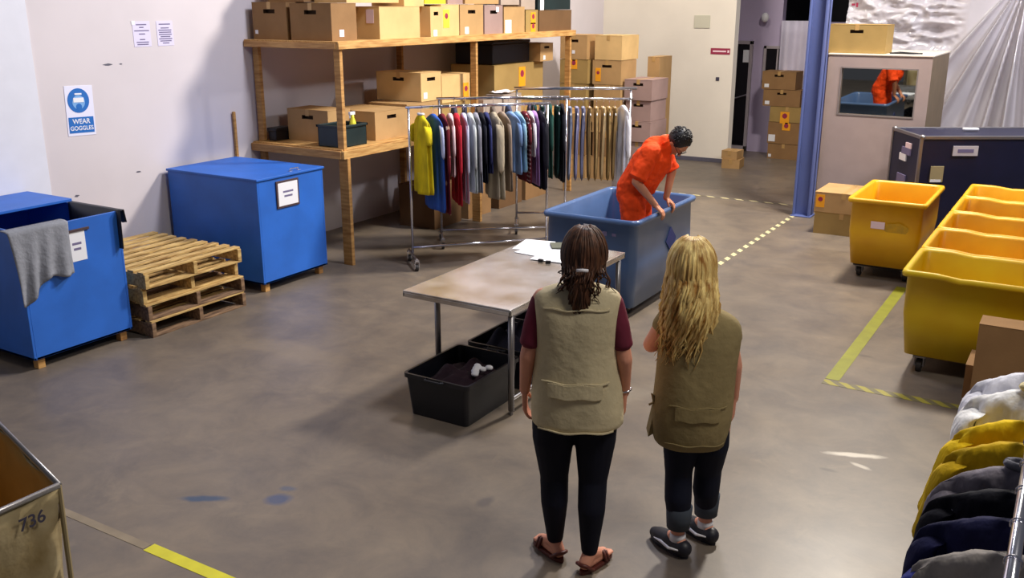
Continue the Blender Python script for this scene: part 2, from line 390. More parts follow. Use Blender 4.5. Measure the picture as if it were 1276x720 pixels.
# ------------------------------------------------------------ cardboard boxes
def carton(x0, x1, y0, y1, z0, z1, kind, label, slots='', group=None, stickers=(), rot=0.0, cat='box', tape=True):
    """slots: any of 'f' (-y face), 'r' (+x face). stickers: (face, across 0-1, up 0-1, w, h, material)"""
    cx, cy = (x0 + x1) / 2, (y0 + y1) / 2; hx, hy, h = (x1 - x0) / 2, (y1 - y0) / 2, z1 - z0
    t = thing('cardboard_box', label, cat, (cx, cy, z0), rot, group)
    b_ = MB(); th = 0.004
    def side(o, ux, nn, w_, slot):
        o, ux, nn = Vector(o), Vector(ux), Vector(nn); uz = Vector((0, 0, 1))
        if not slot:
            b_.mi = 0; b_.quad(o, o + ux * w_, o + ux * w_ + uz * h, o + uz * h); return
        sw = min(0.16, w_ * 0.4) / 2; a0, a1 = w_ / 2 - sw, w_ / 2 + sw; s0, s1 = h * 0.70, h * 0.70 + min(0.04, h * .13)
        g = lambda a, z, d=0: o + ux * a + uz * z - nn * d
        b_.mi = 0
        b_.quad(g(0, 0), g(w_, 0), g(w_, s0), g(0, s0)); b_.quad(g(0, s1), g(w_, s1), g(w_, h), g(0, h))
        b_.quad(g(0, s0), g(a0, s0), g(a0, s1), g(0, s1)); b_.quad(g(a1, s0), g(w_, s0), g(w_, s1), g(a1, s1))
        b_.mi = 1; d = 0.05
        b_.quad(g(a0, s0), g(a1, s0), g(a1, s0, d), g(a0, s0, d)); b_.quad(g(a0, s1), g(a1, s1), g(a1, s1, d), g(a0, s1, d))
        b_.quad(g(a0, s0), g(a0, s1), g(a0, s1, d), g(a0, s0, d)); b_.quad(g(a1, s0), g(a1, s1), g(a1, s1, d), g(a1, s0, d))
        b_.quad(g(a0, s0, d), g(a1, s0, d), g(a1, s1, d), g(a0, s1, d))
    side((-hx, -hy, 0), (1, 0, 0), (0, -1, 0), 2 * hx, 'f' in slots)
    side((hx, -hy, 0), (0, 1, 0), (1, 0, 0), 2 * hy, 'r' in slots)
    side((hx, hy, 0), (-1, 0, 0), (0, 1, 0), 2 * hx, False)
    side((-hx, hy, 0), (0, -1, 0), (-1, 0, 0), 2 * hy, False)
    b_.mi = 0
    b_.quad((-hx, -hy, 0), (hx, -hy, 0), (hx, hy, 0), (-hx, hy, 0))
    b_.quad((-hx, -hy, h - .006), (hx, -hy, h - .006), (hx, hy, h - .006), (-hx, hy, h - .006))
    b_.build('carton_body', [CARD[kind], M['slot_shade']], t)
    for a, c in ((-hx - .002, -0.003), (0.003, hx + .002)):
        f = MB(); f.box(a, c, -hy - .002, hy + .002, h - .004, h); f.build('lid_flap', CARD[kind], t)
    if tape:
        f = MB(); f.box(-0.025, 0.025, -hy - .003, hy + .003, h, h + 0.0012); f.box(-0.025, 0.025, -hy - .0035, -hy - .002, h - 0.07, h + .0012)
        f.build('packing_tape', M['tape'], t)
    for (fc, u_, v_, sw, sh, sm_) in stickers:
        f = MB(); zc = h * v_
        if fc == 'f':
            xc = -hx + 2 * hx * u_; f.box(xc - sw / 2, xc + sw / 2, -hy - .0035, -hy - .0005, zc - sh / 2, zc + sh / 2)
        else:
            yc = -hy + 2 * hy * u_; f.box(hx + .0005, hx + .0035, yc - sw / 2, yc + sw / 2, zc - sh / 2, zc + sh / 2)
        st = f.build('sticker', sm_, t)
        if sm_ in (M['orange_st'], M['yellow_st']):
            f = MB()
            if fc == 'f': f.tube([(xc, -hy - .0036, zc + sh * .15), (xc, -hy - .005, zc + sh * .15)], sw * .28, 14)
            else: f.tube([(hx + .0036, yc, zc + sh * .15), (hx + .005, yc, zc + sh * .15)], sw * .28, 14)
            f.build('sticker_mark', M['red'], st)
    return t
O, Yl, W_, K_ = M['orange_st'], M['yellow_st'], M['paper'], M['pink_st']
G1 = 'cardboard boxes on the top shelf'
Z = 2.2905
carton(-7.70, -7.22, 7.46, 7.95, Z, 2.665, 'brown', 'brown file box at the wall end of the top shelf, front row', 'f', G1, [('f', .1, .2, .04, .04, W_)])
carton(-7.17, -6.62, 7.46, 7.84, Z, 2.655, 'brown', 'brown box on the front corner of the top shelf, pale round sticker on its side', 'f', G1, [('r', .38, .2, .07, .07, K_)])
carton(-7.15, -6.53, 8.10, 8.80, Z, 2.62, 'pale', 'large pale cream cardboard box on the top shelf, second from its front corner', '', G1, [('f', .8, .7, .1, .14, K_)])
carton(-7.05, -6.53, 9.00, 9.22, Z, 2.62, 'pale', 'narrow cardboard box on the top shelf next to the large cream one, white dot sticker', 'r', G1, [('r', .4, .12, .07, .07, W_)])
carton(-7.05, -6.56, 9.25, 9.61, Z, 2.64, 'pale', 'cardboard box with yellow warning sticker on the top shelf above the first opening', '', G1, [('r', .28, .55, .12, .2, Yl)])
carton(-7.05, -6.56, 9.63, 10.13, Z, 2.64, 'tan', 'tan box with hand slot on the top shelf directly above the middle post', 'r', G1, [('r', .28, .15, .08, .08, W_)])
carton(-7.05, -6.56, 10.16, 10.58, Z, 2.63, 'pink', 'pinkish brown box on the top shelf just right of the middle post', 'r', G1, [('r', .7, .85, .06, .06, W_)])
carton(-7.05, -6.56, 10.61, 11.12, Z, 2.61, 'tan', 'tan box with white paper label low on its side, top shelf', '', G1, [('r', .2, .25, .15, .16, W_)])
carton(-7.05, -6.56, 11.15, 11.47, Z, 2.57, 'olive', 'box with two orange warning stickers on the top shelf beside the dark brown box', '', G1, [('r', .6, .62, .12, .15, O), ('r', .6, .2, .12, .12, O)])
carton(-7.05, -6.56, 11.50, 12.42, Z, 2.565, 'dark', 'long dark brown box on the far right end of the top shelf', '', G1)
G2 = 'boxes stacked in the second layer on the top shelf'
carton(-7.60, -7.10, 7.60, 8.10, 2.666, 2.96, 'brown', 'brown box in the second layer above the wall end of the top shelf', '', G2)
carton(-7.05, -6.62, 7.70, 8.55, 2.657, 2.96, 'pale', 'long pale box in the second layer above the front corner of the top shelf', '', G2)
carton(-7.05, -6.60, 8.62, 8.98, 2.621, 2.95, 'pale', 'cream box in the second layer resting above the large cream box edge', '', G2)
t = carton(-7.0, -6.60, 9.00, 9.40, 2.645, 2.95, 'tan', 'bright yellow box in the second layer of the top shelf', '', G2, tape=False)
for ch in t.children: ch.data.materials[0] = mat('yellow_card', (236, 226, 40), 0.7, vary=0.06)
carton(-7.0, -6.60, 9.44, 9.75, 2.645, 2.95, 'pink', 'pinkish box in the second layer next to the yellow one', '', G2)
carton(-7.0, -6.60, 9.80, 10.55, 2.645, 2.95, 'tan', 'wide tan box in the second layer above the middle post', '', G2)
carton(-7.0, -6.60, 10.60, 11.05, 2.634, 2.92, 'grey', 'greyish box in the second layer right of the middle post', '', G2)
t = carton(-7.05, -6.58, 11.50, 12.42, 2.57, 2.98, 'tan', 'black storage box on top of the dark brown box, end of the top shelf', '', G2, [('r', .12, .4, .1, .34, W_)], tape=False)
for ch in t.children:
    if not ch.name.startswith('sticker'): ch.data.materials[0] = M['crate']
carton(-7.0, -6.6, 11.1, 11.46, 2.575, 2.8, 'grey', 'small grey box in the second layer beside the black storage box', '', G2)
G3 = 'cardboard boxes on the lower shelf'
Z = 1.2205
carton(-7.55, -6.97, 7.72, 8.08, Z, 1.56, 'tan', 'tan file box with hand slot on the lower shelf nearest the blue bin', 'f', G3)
carton(-7.35, -6.66, 8.12, 8.70, Z, 1.53, 'tan', 'tan box with hand slot on the lower shelf right of the spray bottles', 'r', G3)
carton(-7.25, -6.70, 8.74, 9.38, Z, 1.555, 'tan', 'box on the lower shelf hidden behind the yellow shirt rail', '', G3)
carton(-7.25, -6.70, 9.42, 10.04, Z, 1.50, 'olive', 'box on the lower shelf left of the middle post, under a pale box', '', G3)
carton(-7.35, -6.70, 9.02, 9.42, 1.56, 1.885, 'pale', 'file box with slots on both faces, upper tier of the lower shelf', 'fr', G3, [('r', .2, .2, .07, .07, W_)])
carton(-7.25, -6.72, 9.46, 10.06, 1.505, 1.83, 'pale', 'sealed pale box with orange sticker touching the middle post', '', G3, [('r', .85, .34, .12, .2, O)])
carton(-6.83, -6.56, 10.12, 10.56, Z, 1.50, 'grey', 'small greyish box just right of the middle post on the lower shelf', '', G3, tape=False)
carton(-6.83, -6.56, 10.60, 11.04, Z, 1.52, 'grey', 'small greyish box with crumpled paper on it, second from the middle post', '', G3, tape=False)
carton(-7.55, -6.86, 10.85, 12.15, Z, 1.87, 'olive', 'wide olive brown box with orange stickers on the lower shelf by the end post', '', G3, [('r', .55, .72, .17, .26, O)])
carton(-7.3, -6.75, 11.88, 12.24, 1.875, 2.12, 'tan', 'small tan box under the top shelf beside the black case', 'r', G3, [('r', .3, .2, .06, .06, W_)])
b_ = MB(); b_.box(-.3, .3, -.48, .48, 0, .26); b_.box(-.31, .31, -.49, .49, .26, .30)
tag(b_.build('equipment_case', M['black_pl'], None, (-7.2, 11.36, 1.875), bevel=.015), 'long black case lying on the wide box beneath the top shelf', 'case')
b_ = MB(); b_.box(-.055, .055, -.12, .12, 0, .13); b_.box(-.065, .065, -.13, .13, .1, .14)
tag(b_.build('storage_tray', M['black_pl'], None, (-7.62, 7.66, Z), bevel=.01), 'small black tray at the wall end of the lower shelf', 'tray')
# crumpled paper on the grey box
b_ = MB(); vv = [[b_.bm.verts.new((-.12 + .24 * i / 6, -.15 + .3 * j / 6, .012 + .03 * random.random())) for j in range(7)] for i in range(7)]
for i in range(6):
    for j in range(6): b_.face([vv[i][j], vv[i + 1][j], vv[i + 1][j + 1], vv[i][j + 1]])
tag(b_.build('crumpled_paper', M['paper'], None, (-6.7, 10.8, 1.524), solid=.002), 'sheet of crumpled white paper on a greyish box', 'paper')

G4 = 'stacked cardboard boxes beyond the shelving'
pos = ['floor level', 'second from the floor', 'third from the floor', 'fourth from the floor', 'fifth from the floor', 'topmost']
for k in range(5):
    carton(-6.2 + .02 * (k % 2), -5.75 - .02 * (k % 2), 13.5 + .03 * (k % 2), 14.12, .312 * k, .312 * k + .306, 'pink', 'pinkish brown file box in the rightmost low stack beyond the shelving, ' + (pos[k] if k < 4 else 'topmost'), 'f' if k > 1 else '', G4)
kinds2 = ['tan', 'brown', 'tan', 'tan', 'tan', 'pale']
for k in range(6):
    carton(-6.72 + .03 * (k % 2), -6.24, 13.45, 14.0 + .06 * (k % 2), .366 * k, .366 * k + .36, kinds2[k], 'cardboard box in the middle stack against the back of the room, ' + pos[k], 'f' if k == 4 else '', G4, [('f', .2, .4, .09, .2, O)] if k == 4 else ())
kinds3 = ['tan', 'brown', 'tan', 'olive', 'olive', 'tan']
for k in range(6):
    carton(-7.26, -6.78 - .02 * (k % 2), 13.4, 13.95, .366 * k, .366 * k + .36, kinds3[k], 'cardboard box in the stack right beside the shelving end post, ' + pos[k], 'f' if k == 5 else '', G4, [('f', .5, .8, .12, .14, O)] if k == 4 else [('f', .5, .3, .05, .05, W_)] if k == 5 else ())
carton(-6.18, -5.98, 14.3, 14.8, 1.0 * 0, 1.85, 'tan', 'tall brown box standing behind the low stack of pinkish boxes', 'f', G4)
G5 = 'boxes on the floor under the shelving'
carton(-7.25, -6.72, 9.25, 9.83, 0, .52, 'dark', 'dark brown carton on the floor under the shelf, left one', '', G5)
carton(-7.2, -6.70, 9.96, 10.50, 0, .62, 'brown', 'brown carton on the floor under the shelf beside the middle post, taller', '', G5)
carton(-7.2, -6.70, 10.7, 11.3, 0, .5, 'dark', 'dark carton on the floor under the shelf behind the second rail', '', G5)
carton(-7.2, -6.70, 11.4, 12.0, 0, .55, 'brown', 'brown carton on the floor under the far end of the shelf', '', G5)
G6 = 'stack of boxes in the far recess'
zz = 0
for k, (a, c, hh, kd, st) in enumerate(((-4.95, -4.40, .27, 'brown', [('f', .08, .2, .05, .05, W_)]), (-4.97, -4.33, .38, 'brown', [('f', .12, .25, .12, .12, W_), ('f', .5, .8, .14, .12, O)]), (-4.96, -4.36, .27, 'olive', [('f', .45, .3, .16, .2, O)]),
                                 (-5.10, -4.45, .29, 'brown', [('f', .12, .2, .08, .06, W_)]), (-5.14, -4.55, .31, 'brown', [('f', .15, .2, .08, .06, W_)]))):
    carton(a, c, 16.95, 17.4, zz, zz + hh - .006, kd, 'brown cardboard box in the leaning stack beneath the far window, ' + (pos[k] if k < 4 else 'topmost'), 'f' if k > 2 else '', G6, st); zz += hh
carton(-5.30, -5.0, 15.5, 15.85, 0, .15, 'tan', 'small open carton lower on the floor at the corner of the back wall', '', None, rot=.1)
carton(-5.30, -5.03, 15.52, 15.82, .152, .29, 'tan', 'small carton on top of another at the corner of the back wall', '', None, rot=-.05)
G7 = 'two boxes in front of the beige cabinet'
carton(-2.73, -2.1, 11.5, 12.1, 0, .262, 'olive', 'flat brown carton on the floor in front of the beige cabinet', '', G7)
carton(-2.74, -2.08, 11.49, 12.15, .264, .505, 'tan', 'flat carton with orange sticker atop another, beside the blue column', '', G7, [('f', .1, .55, .1, .15, O)])
carton(-3.08, -2.36, 12.76, 13.2, 2.052, 2.40, 'olive', 'brown box with a dark hand slot standing on the beige cabinet', 'f')
carton(-.50, -.05, 6.62, 6.95, 0, .36, 'brown', 'brown box with white label on the floor at the foot of the yellow carts', '', None, [('f', .1, .2, .08, .1, W_)])
carton(-.44, .2, 6.40, 6.60, 0, .72, 'brown', 'taller brown box with taped top beside the first yellow cart', '')

# ------------------------------------------------------------ spray bottles in a crate on the lower shelf
t = thing('plastic_crate', 'dark green plastic crate on the lower shelf behind the front post', 'crate', (-6.76, 7.68, 1.221))
b_ = MB()
for (a, c, d, e) in ((-.16, -.15, -.18, .22), (.15, .16, -.18, .22), (-.16, .16, -.18, -.17), (-.16, .16, .21, .22)): b_.box(a, c, d, e, 0, .21)
b_.box(-.16, .16, -.18, .22, 0, .01)
b_.build('crate_body', M['crate'], t, bevel=.003)
b_ = MB()
for (a, c, d, e) in ((-.175, -.145, -.19, .23), (.145, .175, -.19, .23), (-.175, .175, -.19, -.165), (-.175, .175, .205, .23)): b_.box(a, c, d, e, .2, .225)
b_.build('crate_rim', M['crate'], t, bevel=.004)
def bottle(loc, m, h, label):
    t = thing('spray_bottle', label, 'bottle', loc)
    b_ = MB(); pr_ = ((.036, 0), (.04, .02), (.04, h * .55), (.03, h * .7), (.016, h * .82), (.016, h * .9))
    b_.loft([[Vector((r_ * math.cos(2 * PI * i / 16), r_ * math.sin(2 * PI * i / 16), z_)) for i in range(16)] for r_, z_ in pr_]); b_.build('bottle_body', m, t, smooth=True)
    b_ = MB(); b_.box(-.014, .014, -.05, .03, h * .9, h); b_.box(-.006, .006, -.05, -.04, h * .8, h * .9); b_.build('trigger_head', M['white'], t, bevel=.004)
bottle((-6.68, 7.78, 1.235), M['bottle_y'], .33, 'yellow spray bottle sticking out of the dark crate')
bottle((-6.66, 7.60, 1.235), M['bottle_b'], .27, 'blue spray bottle in the dark crate behind the shelf post')

# ------------------------------------------------------------ blue bins
def blue_bin(y0, y1, label, open_=False):
    x0, x1, z0, z1 = -7.74, -6.53, .085, 1.075
    t = thing('storage_bin', label, 'bin', ((x0 + x1) / 2, (y0 + y1) / 2, 0))
    hx, hy = (x1 - x0) / 2, (y1 - y0) / 2; th = .02
    b_ = MB(); b_.box(-hx, hx, -hy, -hy + th, z0, z1); b_.box(-hx, hx, hy - th, hy, z0, z1)
    b_.box(-hx, -hx + th, -hy + th, hy - th, z0, z1); b_.box(hx - th, hx, -hy + th, hy - th, z0, z1); b_.box(-hx, hx, -hy, hy, z0, z0 + th)
    b_.build('bin_body', M['blue'], t, bevel=.003)
    for sx in (-1, 1):
        for sy in (-1, 1):
            b_ = MB(); b_.box(sx * (hx - .06) - .03, sx * (hx - .06) + .03, sy * (hy - .07) - .03, sy * (hy - .07) + .03, 0, z0); b_.build('foot', M['wood'], t, bevel=.003)
    if not open_:
        b_ = MB(); b_.box(-hx - .01, hx + .015, -hy - .012, hy + .012, z1, z1 + .022); b_.build('lid', M['blue'], t, bevel=.004)
        b_ = MB(); b_.tube([(hx - .06, .06, z1 + .02), (hx - .06, .06, z1 + .045), (hx - .06, .17, z1 + .045), (hx - .06, .17, z1 + .02)], .006); b_.box(hx - .075, hx - .045, .04, .08, z1 + .022, z1 + .026); b_.box(hx - .075, hx - .045, .15, .19, z1 + .022, z1 + .026)
        b_.build('handle', M['chrome'], t)
    else:
        T = Matrix.Translation((0, 0, 0))
        b_ = MB(); b_.box(-hx - .03, -hx + .58, -hy - .02, hy + .03, z1 + .005, z1 + .03); b_.build('lid', M['blue'], t, bevel=.004)
        b_ = MB(); n = 14   # liner bag folded over the far side
        rr = []
        for i in range(n + 1):
            x = -hx + .6 + (2 * hx - .6 + .05) * i / n; rr.append([Vector((x, hy - .03, z1 - .3)), Vector((x, hy - .025, z1 + .008)), Vector((x, hy + .012, z1 + .012)), Vector((x, hy + .02 + .006 * math.sin(i), z1 - .04 - .06 * (i / n) ** 2 - .01 * math.sin(i * 2.1)))])
        b_.loft(rr, cap=False, closed=False); b_.build('liner', M['liner'], t, solid=.003, smooth=True)
        b_ = MB(); b_.box(-hx + .03, hx - .03, -hy + .03, hy - .03, z0 + .02, z0 + .5); b_.build('contents', M['liner'], t, bevel=.05)
    ym = .03 if not open_ else .07
    b_ = MB()
    py0, py1, pz0, pz1 = (-.19, .07, .80, 1.02) if not open_ else (-.04, .11, .755, .985)
    if not open_:
        b_.box(hx, hx + .012, py0 - .02, py1 + .02, pz0 - .02, pz1 + .02); b_.build('sign_frame', M['frame'], t, bevel=.002)
        fx = hx + .012
    else:
        b_.box(hx, hx + .012, py0 - .02, py1 + .04, pz1, pz1 + .02); b_.build('sign_frame', M['frame'], t, bevel=.002); fx = hx
    b_ = MB(); b_.box(fx, fx + .002, py0, py1, pz0, pz1); pp = b_.build('sign_paper', M['paper'], t)
    b_ = MB(); cy = (py0 + py1) / 2; ww = (py1 - py0) * .26
    b_.box(fx + .002, fx + .003, cy - ww, cy + ww, (pz0 + pz1) / 2 + .012, (pz0 + pz1) / 2 + .03); b_.box(fx + .002, fx + .003, cy - ww * .8, cy + ww * .8, (pz0 + pz1) / 2 - .03, (pz0 + pz1) / 2 - .012)
    b_.build('print_line', M['ink'], pp)
    return t
blue_bin(6.22, 7.11, 'closed blue plywood bin with a framed notice next to the shelving')
blue_bin(3.87, 4.74, 'open blue plywood bin with dark liner, left of the pallets', True)
# grey cloth hung over the open bin
b_ = MB(); n, mm = 26, 22; rows = []
for j in range(mm + 1):
    v = j / mm; row = []
    for i in range(n + 1):
        u_ = i / n
        y = 3.79 + .50 * u_ + (.015 * math.sin(v * 3 + u_ * 4))
        low = (.50 if u_ < .12 else .50 + .22 * min(1, (u_ - .12) / .45)) + .0
        low = .53 - .02 * math.sin(u_ * 9) + .16 * min(1, max(0, (u_ - .1) / .5)) - (.0)
        if v < .12:
            x = -6.62 + .10 * v / .12; z = 1.083 + .004 * math.sin(PI * min(1, v / .12))
        else:
            k = (v - .12) / .88; x = -6.512 + .004 + .022 * k * (1 + math.sin(u_ * 22 + 2 * k)) ; z = 1.085 - (1.085 - low) * k
            y += (u_ - .5) * -.05 * k
        row.append(Vector((x, y, z)))
    rows.append(row)
b_.loft(rows, cap=False, closed=False)
o = b_.build('draped_cloth', M['gray_cloth'], None, smooth=True, solid=.004)
tag(o, 'grey cloth hanging over the front edge of the open blue bin', 'cloth')

# ------------------------------------------------------------ pallets
def pallet(x, y, z, label, m, rz=0):
    t = thing('wooden_pallet', label, 'pallet', (x, y, z), rz, 'stacked wooden pallets')
    L_, Wd = 1.2, 1.04
    for k, yy in enumerate((-Wd / 2 + .02, 0, Wd / 2 - .02)):
        b_ = MB(); b_.box(-L_ / 2, L_ / 2, yy - .02, yy + .02, .016, .122); b_.build('stringer', m, t, bevel=.003)
    for k in range(9):
        xx = -L_ / 2 + .05 + (L_ - .1) * k / 8 + random.uniform(-.006, .006); b_ = MB(); b_.box(xx - .037, xx + .037, -Wd / 2 + random.uniform(-.01, .01), Wd / 2 + random.uniform(-.01, .01), .122, .138); b_.build('deck_board', random.choice([m, m, M['wood_dark']]), t, bevel=.002)
    for xx in (-L_ / 2 + .05, 0, L_ / 2 - .05):
        b_ = MB(); b_.box(xx - .048, xx + .048, -Wd / 2, Wd / 2, 0, .016); b_.build('base_board', m, t, bevel=.002)
for k, (dx, dy, m_) in enumerate(((.01, .0, M['wood_grey']), (-.01, .02, M['wood_grey']), (-.05, -.01, M['wood_dark']), (.0, .0, M['wood_dark']))):
    pallet(-7.01 + dx, 5.34 + dy, .1385 * k, 'wooden pallet between the blue bins, ' + ['on the floor', 'second from the floor', 'second from the top', 'topmost with pale slats'][k], m_, (.01, -.015, .01, 0)[k])

# lath against the wall
b_ = MB(); b_.box(-.012, .012, -.015, .015, 0, 1.56)
tag(b_.build('wooden_lath', M['wood'], None, (-7.77, 7.16, 0), bevel=.002), 'thin wooden lath standing against the wall behind the closed blue bin', 'stick')

# ------------------------------------------------------------ signs and papers on the walls
def text(s_, size, m, parent, loc, rot, depth=.0008, name='lettering'):
    cu = bpy.data.curves.new(name, 'FONT'); cu.body = s_; cu.size = size; cu.align_x = 'CENTER'; cu.align_y = 'CENTER'; cu.extrude = depth; cu.offset = size * .012
    tmp = bpy.data.objects.new('tmp', cu); COL.objects.link(tmp)
    me = bpy.data.meshes.new_from_object(tmp.evaluated_get(bpy.context.evaluated_depsgraph_get()))
    bpy.data.objects.remove(tmp)
    me.name = name; me.materials.clear(); me.materials.append(m)
    o = bpy.data.objects.new(name, me); COL.objects.link(o); o.parent = parent; o.location = loc; o.rotation_euler = rot
    return o
RX = (R(90), 0, R(90))     # facing +x
RY = (R(90), 0, 0)         # facing -y
t = thing('safety_sign', 'blue and white WEAR GOGGLES safety sign on the left wall', 'sign', (-7.8, 5.39, 1.72), 0)
t.rotation_euler = (R(-2), 0, 0)
b_ = MB(); b_.box(0, .004, -.14, .14, -.21, .23); b_.build('sign_plate', mat('sign_white', (226, 226, 246), .5), t, bevel=.001)
b_ = MB(); b_.tube([(.004, -.01, .10), (.006, -.01, .10)], .108, 32); disc = b_.build('blue_disc', M['sign_blue'], t)
b_ = MB(); b_.box(.004, .006, -.125, .125, -.185, -.045); b_.build('blue_panel', M['sign_blue'], t)
b_ = MB()   # head with goggles
b_.tube([(.006, -.01, .085), (.0068, -.01, .085)], .062, 24)
b_.build('head_symbol', mat('sign_pale_blue', (120, 170, 224), .5), disc)
b_ = MB(); b_.box(.0069, .009, -.062, .042, .085, .125); b_.box(.0069, .0085, -.045, .025, .15, .165); b_.build('goggles_symbol', M['paper'], disc, bevel=.001)
b_ = MB(); b_.tube([(.0069, -.01, .045), (.0076, -.01, .045)], .03, 16); b_.build('mouth_symbol', M['sign_blue'], disc)
text('WEAR', .062, M['paper'], t, (.0065, 0, -.085), RX); text('GOGGLES', .052, M['paper'], t, (.0065, 0, -.145), RX)
for k, (ya, yb, lb) in enumerate(((6.04, 6.235, 'left one of two printed sheets pinned on the left wall'), (6.31, 6.50, 'right one of two printed sheets pinned on the left wall, beside the shelving'))):
    t = thing('paper_notice', lb, 'notice', (-7.8, (ya + yb) / 2, 2.375), 0)
    b_ = MB(); hw = (yb - ya) / 2; b_.box(0, .003, -hw, hw, -.115, .115); pp = b_.build('sheet', mat('lilac_paper', (214, 208, 232), .8), t)
    b_ = MB()
    for q, (zz, f) in enumerate(((.085, .6), (.06, .25), (.03, .85), (.0, .35), (-.05, .3), (-.075, .7), (-.095, .65)) if k == 0 else ((.085, .7), (.05, .5), (.03, .8), (.01, .75), (-.01, .8), (-.03, .6), (-.05, .8), (-.07, .7), (-.09, .4))):
        b_.box(.003, .004, -hw * f, hw * f, zz - .005, zz + .005)
    b_.build('printed_lines', M['ink'], t)
    if k == 0:
        b_ = MB(); b_.box(.003, .005, -hw - .01, -hw + .03, .085, .12); b_.build('tape_corner', M['paper'], t)
# scuffs: small chips in the paint
def wall_chip(y, z, w_, h_):
    b_ = MB(); pts = [(0.0015, w_ * math.cos(a) * random.uniform(.6, 1), h_ * math.sin(a) * random.uniform(.5, 1)) for a in [2 * PI * i / 9 for i in range(9)]]
    b_.face([b_.bm.verts.new(Vector(p)) for p in pts]); return b_
for (y, z, w_, h_, lb) in ((5.73, 2.115, .06, .012, 'longer grey scuff on the left wall between the sign and the papers'), (5.87, 2.113, .02, .008, 'short grey scuff right beside the longer one high on the wall'), (5.93, 1.1, .04, .01, 'faint scuff low on the left wall above the pallets'), (5.25, .98, .03, .012, 'dark chip in the wall paint behind the open bin')):
    o = wall_chip(y, z, w_, h_).build('wall_scuff', M['skirting'], None, (-7.8, y, z), solid=.001); tag(o, lb, 'mark')
b_ = MB(); b_.box(-.14, .14, -.012, 0, -.105, .105); t = thing('wall_panel', 'small pale square cover plate high on the back wall', 'cover plate', (-5.95, 16, 2.355)); b_.build('plate', mat('pale_green_plate', (196, 192, 172), .6), t, bevel=.004)
t = thing('wall_sign', 'narrow red and white strip sign on the back wall by the corner', 'sign', (-5.60, 16, 1.877))
b_ = MB(); b_.box(-.17, .17, -.006, 0, -.05, .05); b_.build('sign_plate', M['red'], t)
b_ = MB(); b_.box(-.13, .10, -.008, -.006, -.012, .012); b_.box(.125, .155, -.008, -.006, -.02, .02); b_.build('sign_print', M['pink_st'], t)
t = thing('wall_socket', 'tiny dark socket on the back wall beneath the red strip sign', 'socket', (-5.62, 16, 1.42))
b_ = MB(); b_.box(-.03, .03, -.012, 0, -.03, .03); b_.build('socket_box', M['ink_dark'], t, bevel=.004)
t = thing('wall_lamp', 'small white lamp fixture high on the lilac recess wall', 'lamp', (-5.33, 17.6, 2.43))
b_ = MB(); b_.box(-.03, .03, -.10, 0, -.02, .02); b_.build('bracket', M['white'], t)
b_ = MB(); b_.ball((0, -.12, -.02), (.07, .05, .085)); b_.build('lamp_head', M['white'], t, smooth=True)

# ------------------------------------------------------------ floor tape
def tape(name, x0, x1, y0, y1, m, label, cat='floor tape'):
    b_ = MB(); hx, hy = (x1 - x0) / 2, (y1 - y0) / 2; b_.box(-hx, hx, -hy, hy, 0, .0015)
    return tag(b_.build(name, m, None, ((x0 + x1) / 2, (y0 + y1) / 2, .0002)), label, cat)
tape('floor_tape', -5.6, -3.32, 12.97, 13.03, M['tape_dash'], 'striped pale tape line running across the floor to the blue column')
tape('floor_tape', -3.23, -3.17, 8.95, 12.9, M['tape_dash'], 'striped pale tape line running from the blue column towards the blonde woman')
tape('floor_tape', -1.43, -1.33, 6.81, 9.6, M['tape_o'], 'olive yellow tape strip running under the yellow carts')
tape('floor_tape', -1.43, .3, 6.70, 6.79, M['tape_dash2'], 'striped yellow tape in front of the yellow carts, meeting the olive strip')
tape('floor_tape', -3.80, -2.2, 2.665, 2.735, M['tape_y'], 'bright yellow tape strip at the bottom left edge of the floor')
tape('floor_tape', -4.52, -3.81, 2.672, 2.722, M['tape_f'], 'worn greyish tape strip beside the canvas basket')

# ------------------------------------------------------------ moulded tubs and carts
def rr_ring(hx, hy, z, r, zf=None, nx=14, ny=6):
    pts = []
    def arc(cx, cy, a0):
        for k in range(5): a = a0 + PI / 2 * k / 4; pts.append(Vector((cx + r * math.cos(a), cy + r * math.sin(a), z)))
    def line(p, q, n_):
        for k in range(1, n_): pts.append(Vector(p).lerp(Vector(q), k / n_))
    arc(hx - r, -hy + r, -PI / 2); line((hx, -hy + r, z), (hx, hy - r, z), ny); arc(hx - r, hy - r, 0); line((hx - r, hy, z), (-hx + r, hy, z), nx)
    arc(-hx + r, hy - r, PI / 2); line((-hx, hy - r, z), (-hx, -hy + r, z), ny); arc(-hx + r, -hy + r, PI); line((-hx + r, -hy, z), (hx - r, -hy, z), nx)
    if zf: pts = [Vector((p.x, p.y, p.z + zf(p, hx, hy))) for p in pts]
    return pts
def moulded(t, name, hx, hy, z0, z1, tp, lip, m, zf=None, r=.06):
    b_ = MB(); th = .012; fl = .04
    rings = [rr_ring(hx - tp, hy - tp, z0, r), rr_ring(hx - tp * .5, hy - tp * .5, (z0 + z1) / 2, r), rr_ring(hx - lip, hy - lip, z1 - .045, r), rr_ring(hx - .004, hy - .004, z1 - .045, r, zf), rr_ring(hx, hy, z1 - .02, r, zf), rr_ring(hx - .008, hy - .008, z1, r, zf),
             rr_ring(hx - lip + .004, hy - lip + .004, z1, r, zf), rr_ring(hx - lip - th, hy - lip - th, z1 - .02, r, zf), rr_ring(hx - tp * .5 - th, hy - tp * .5 - th, (z0 + z1) / 2, r), rr_ring(hx - tp - th, hy - tp - th, z0 + fl, r)]
    b_.loft(rings); return b_.build(name, m, t, smooth=True, bevel=0)
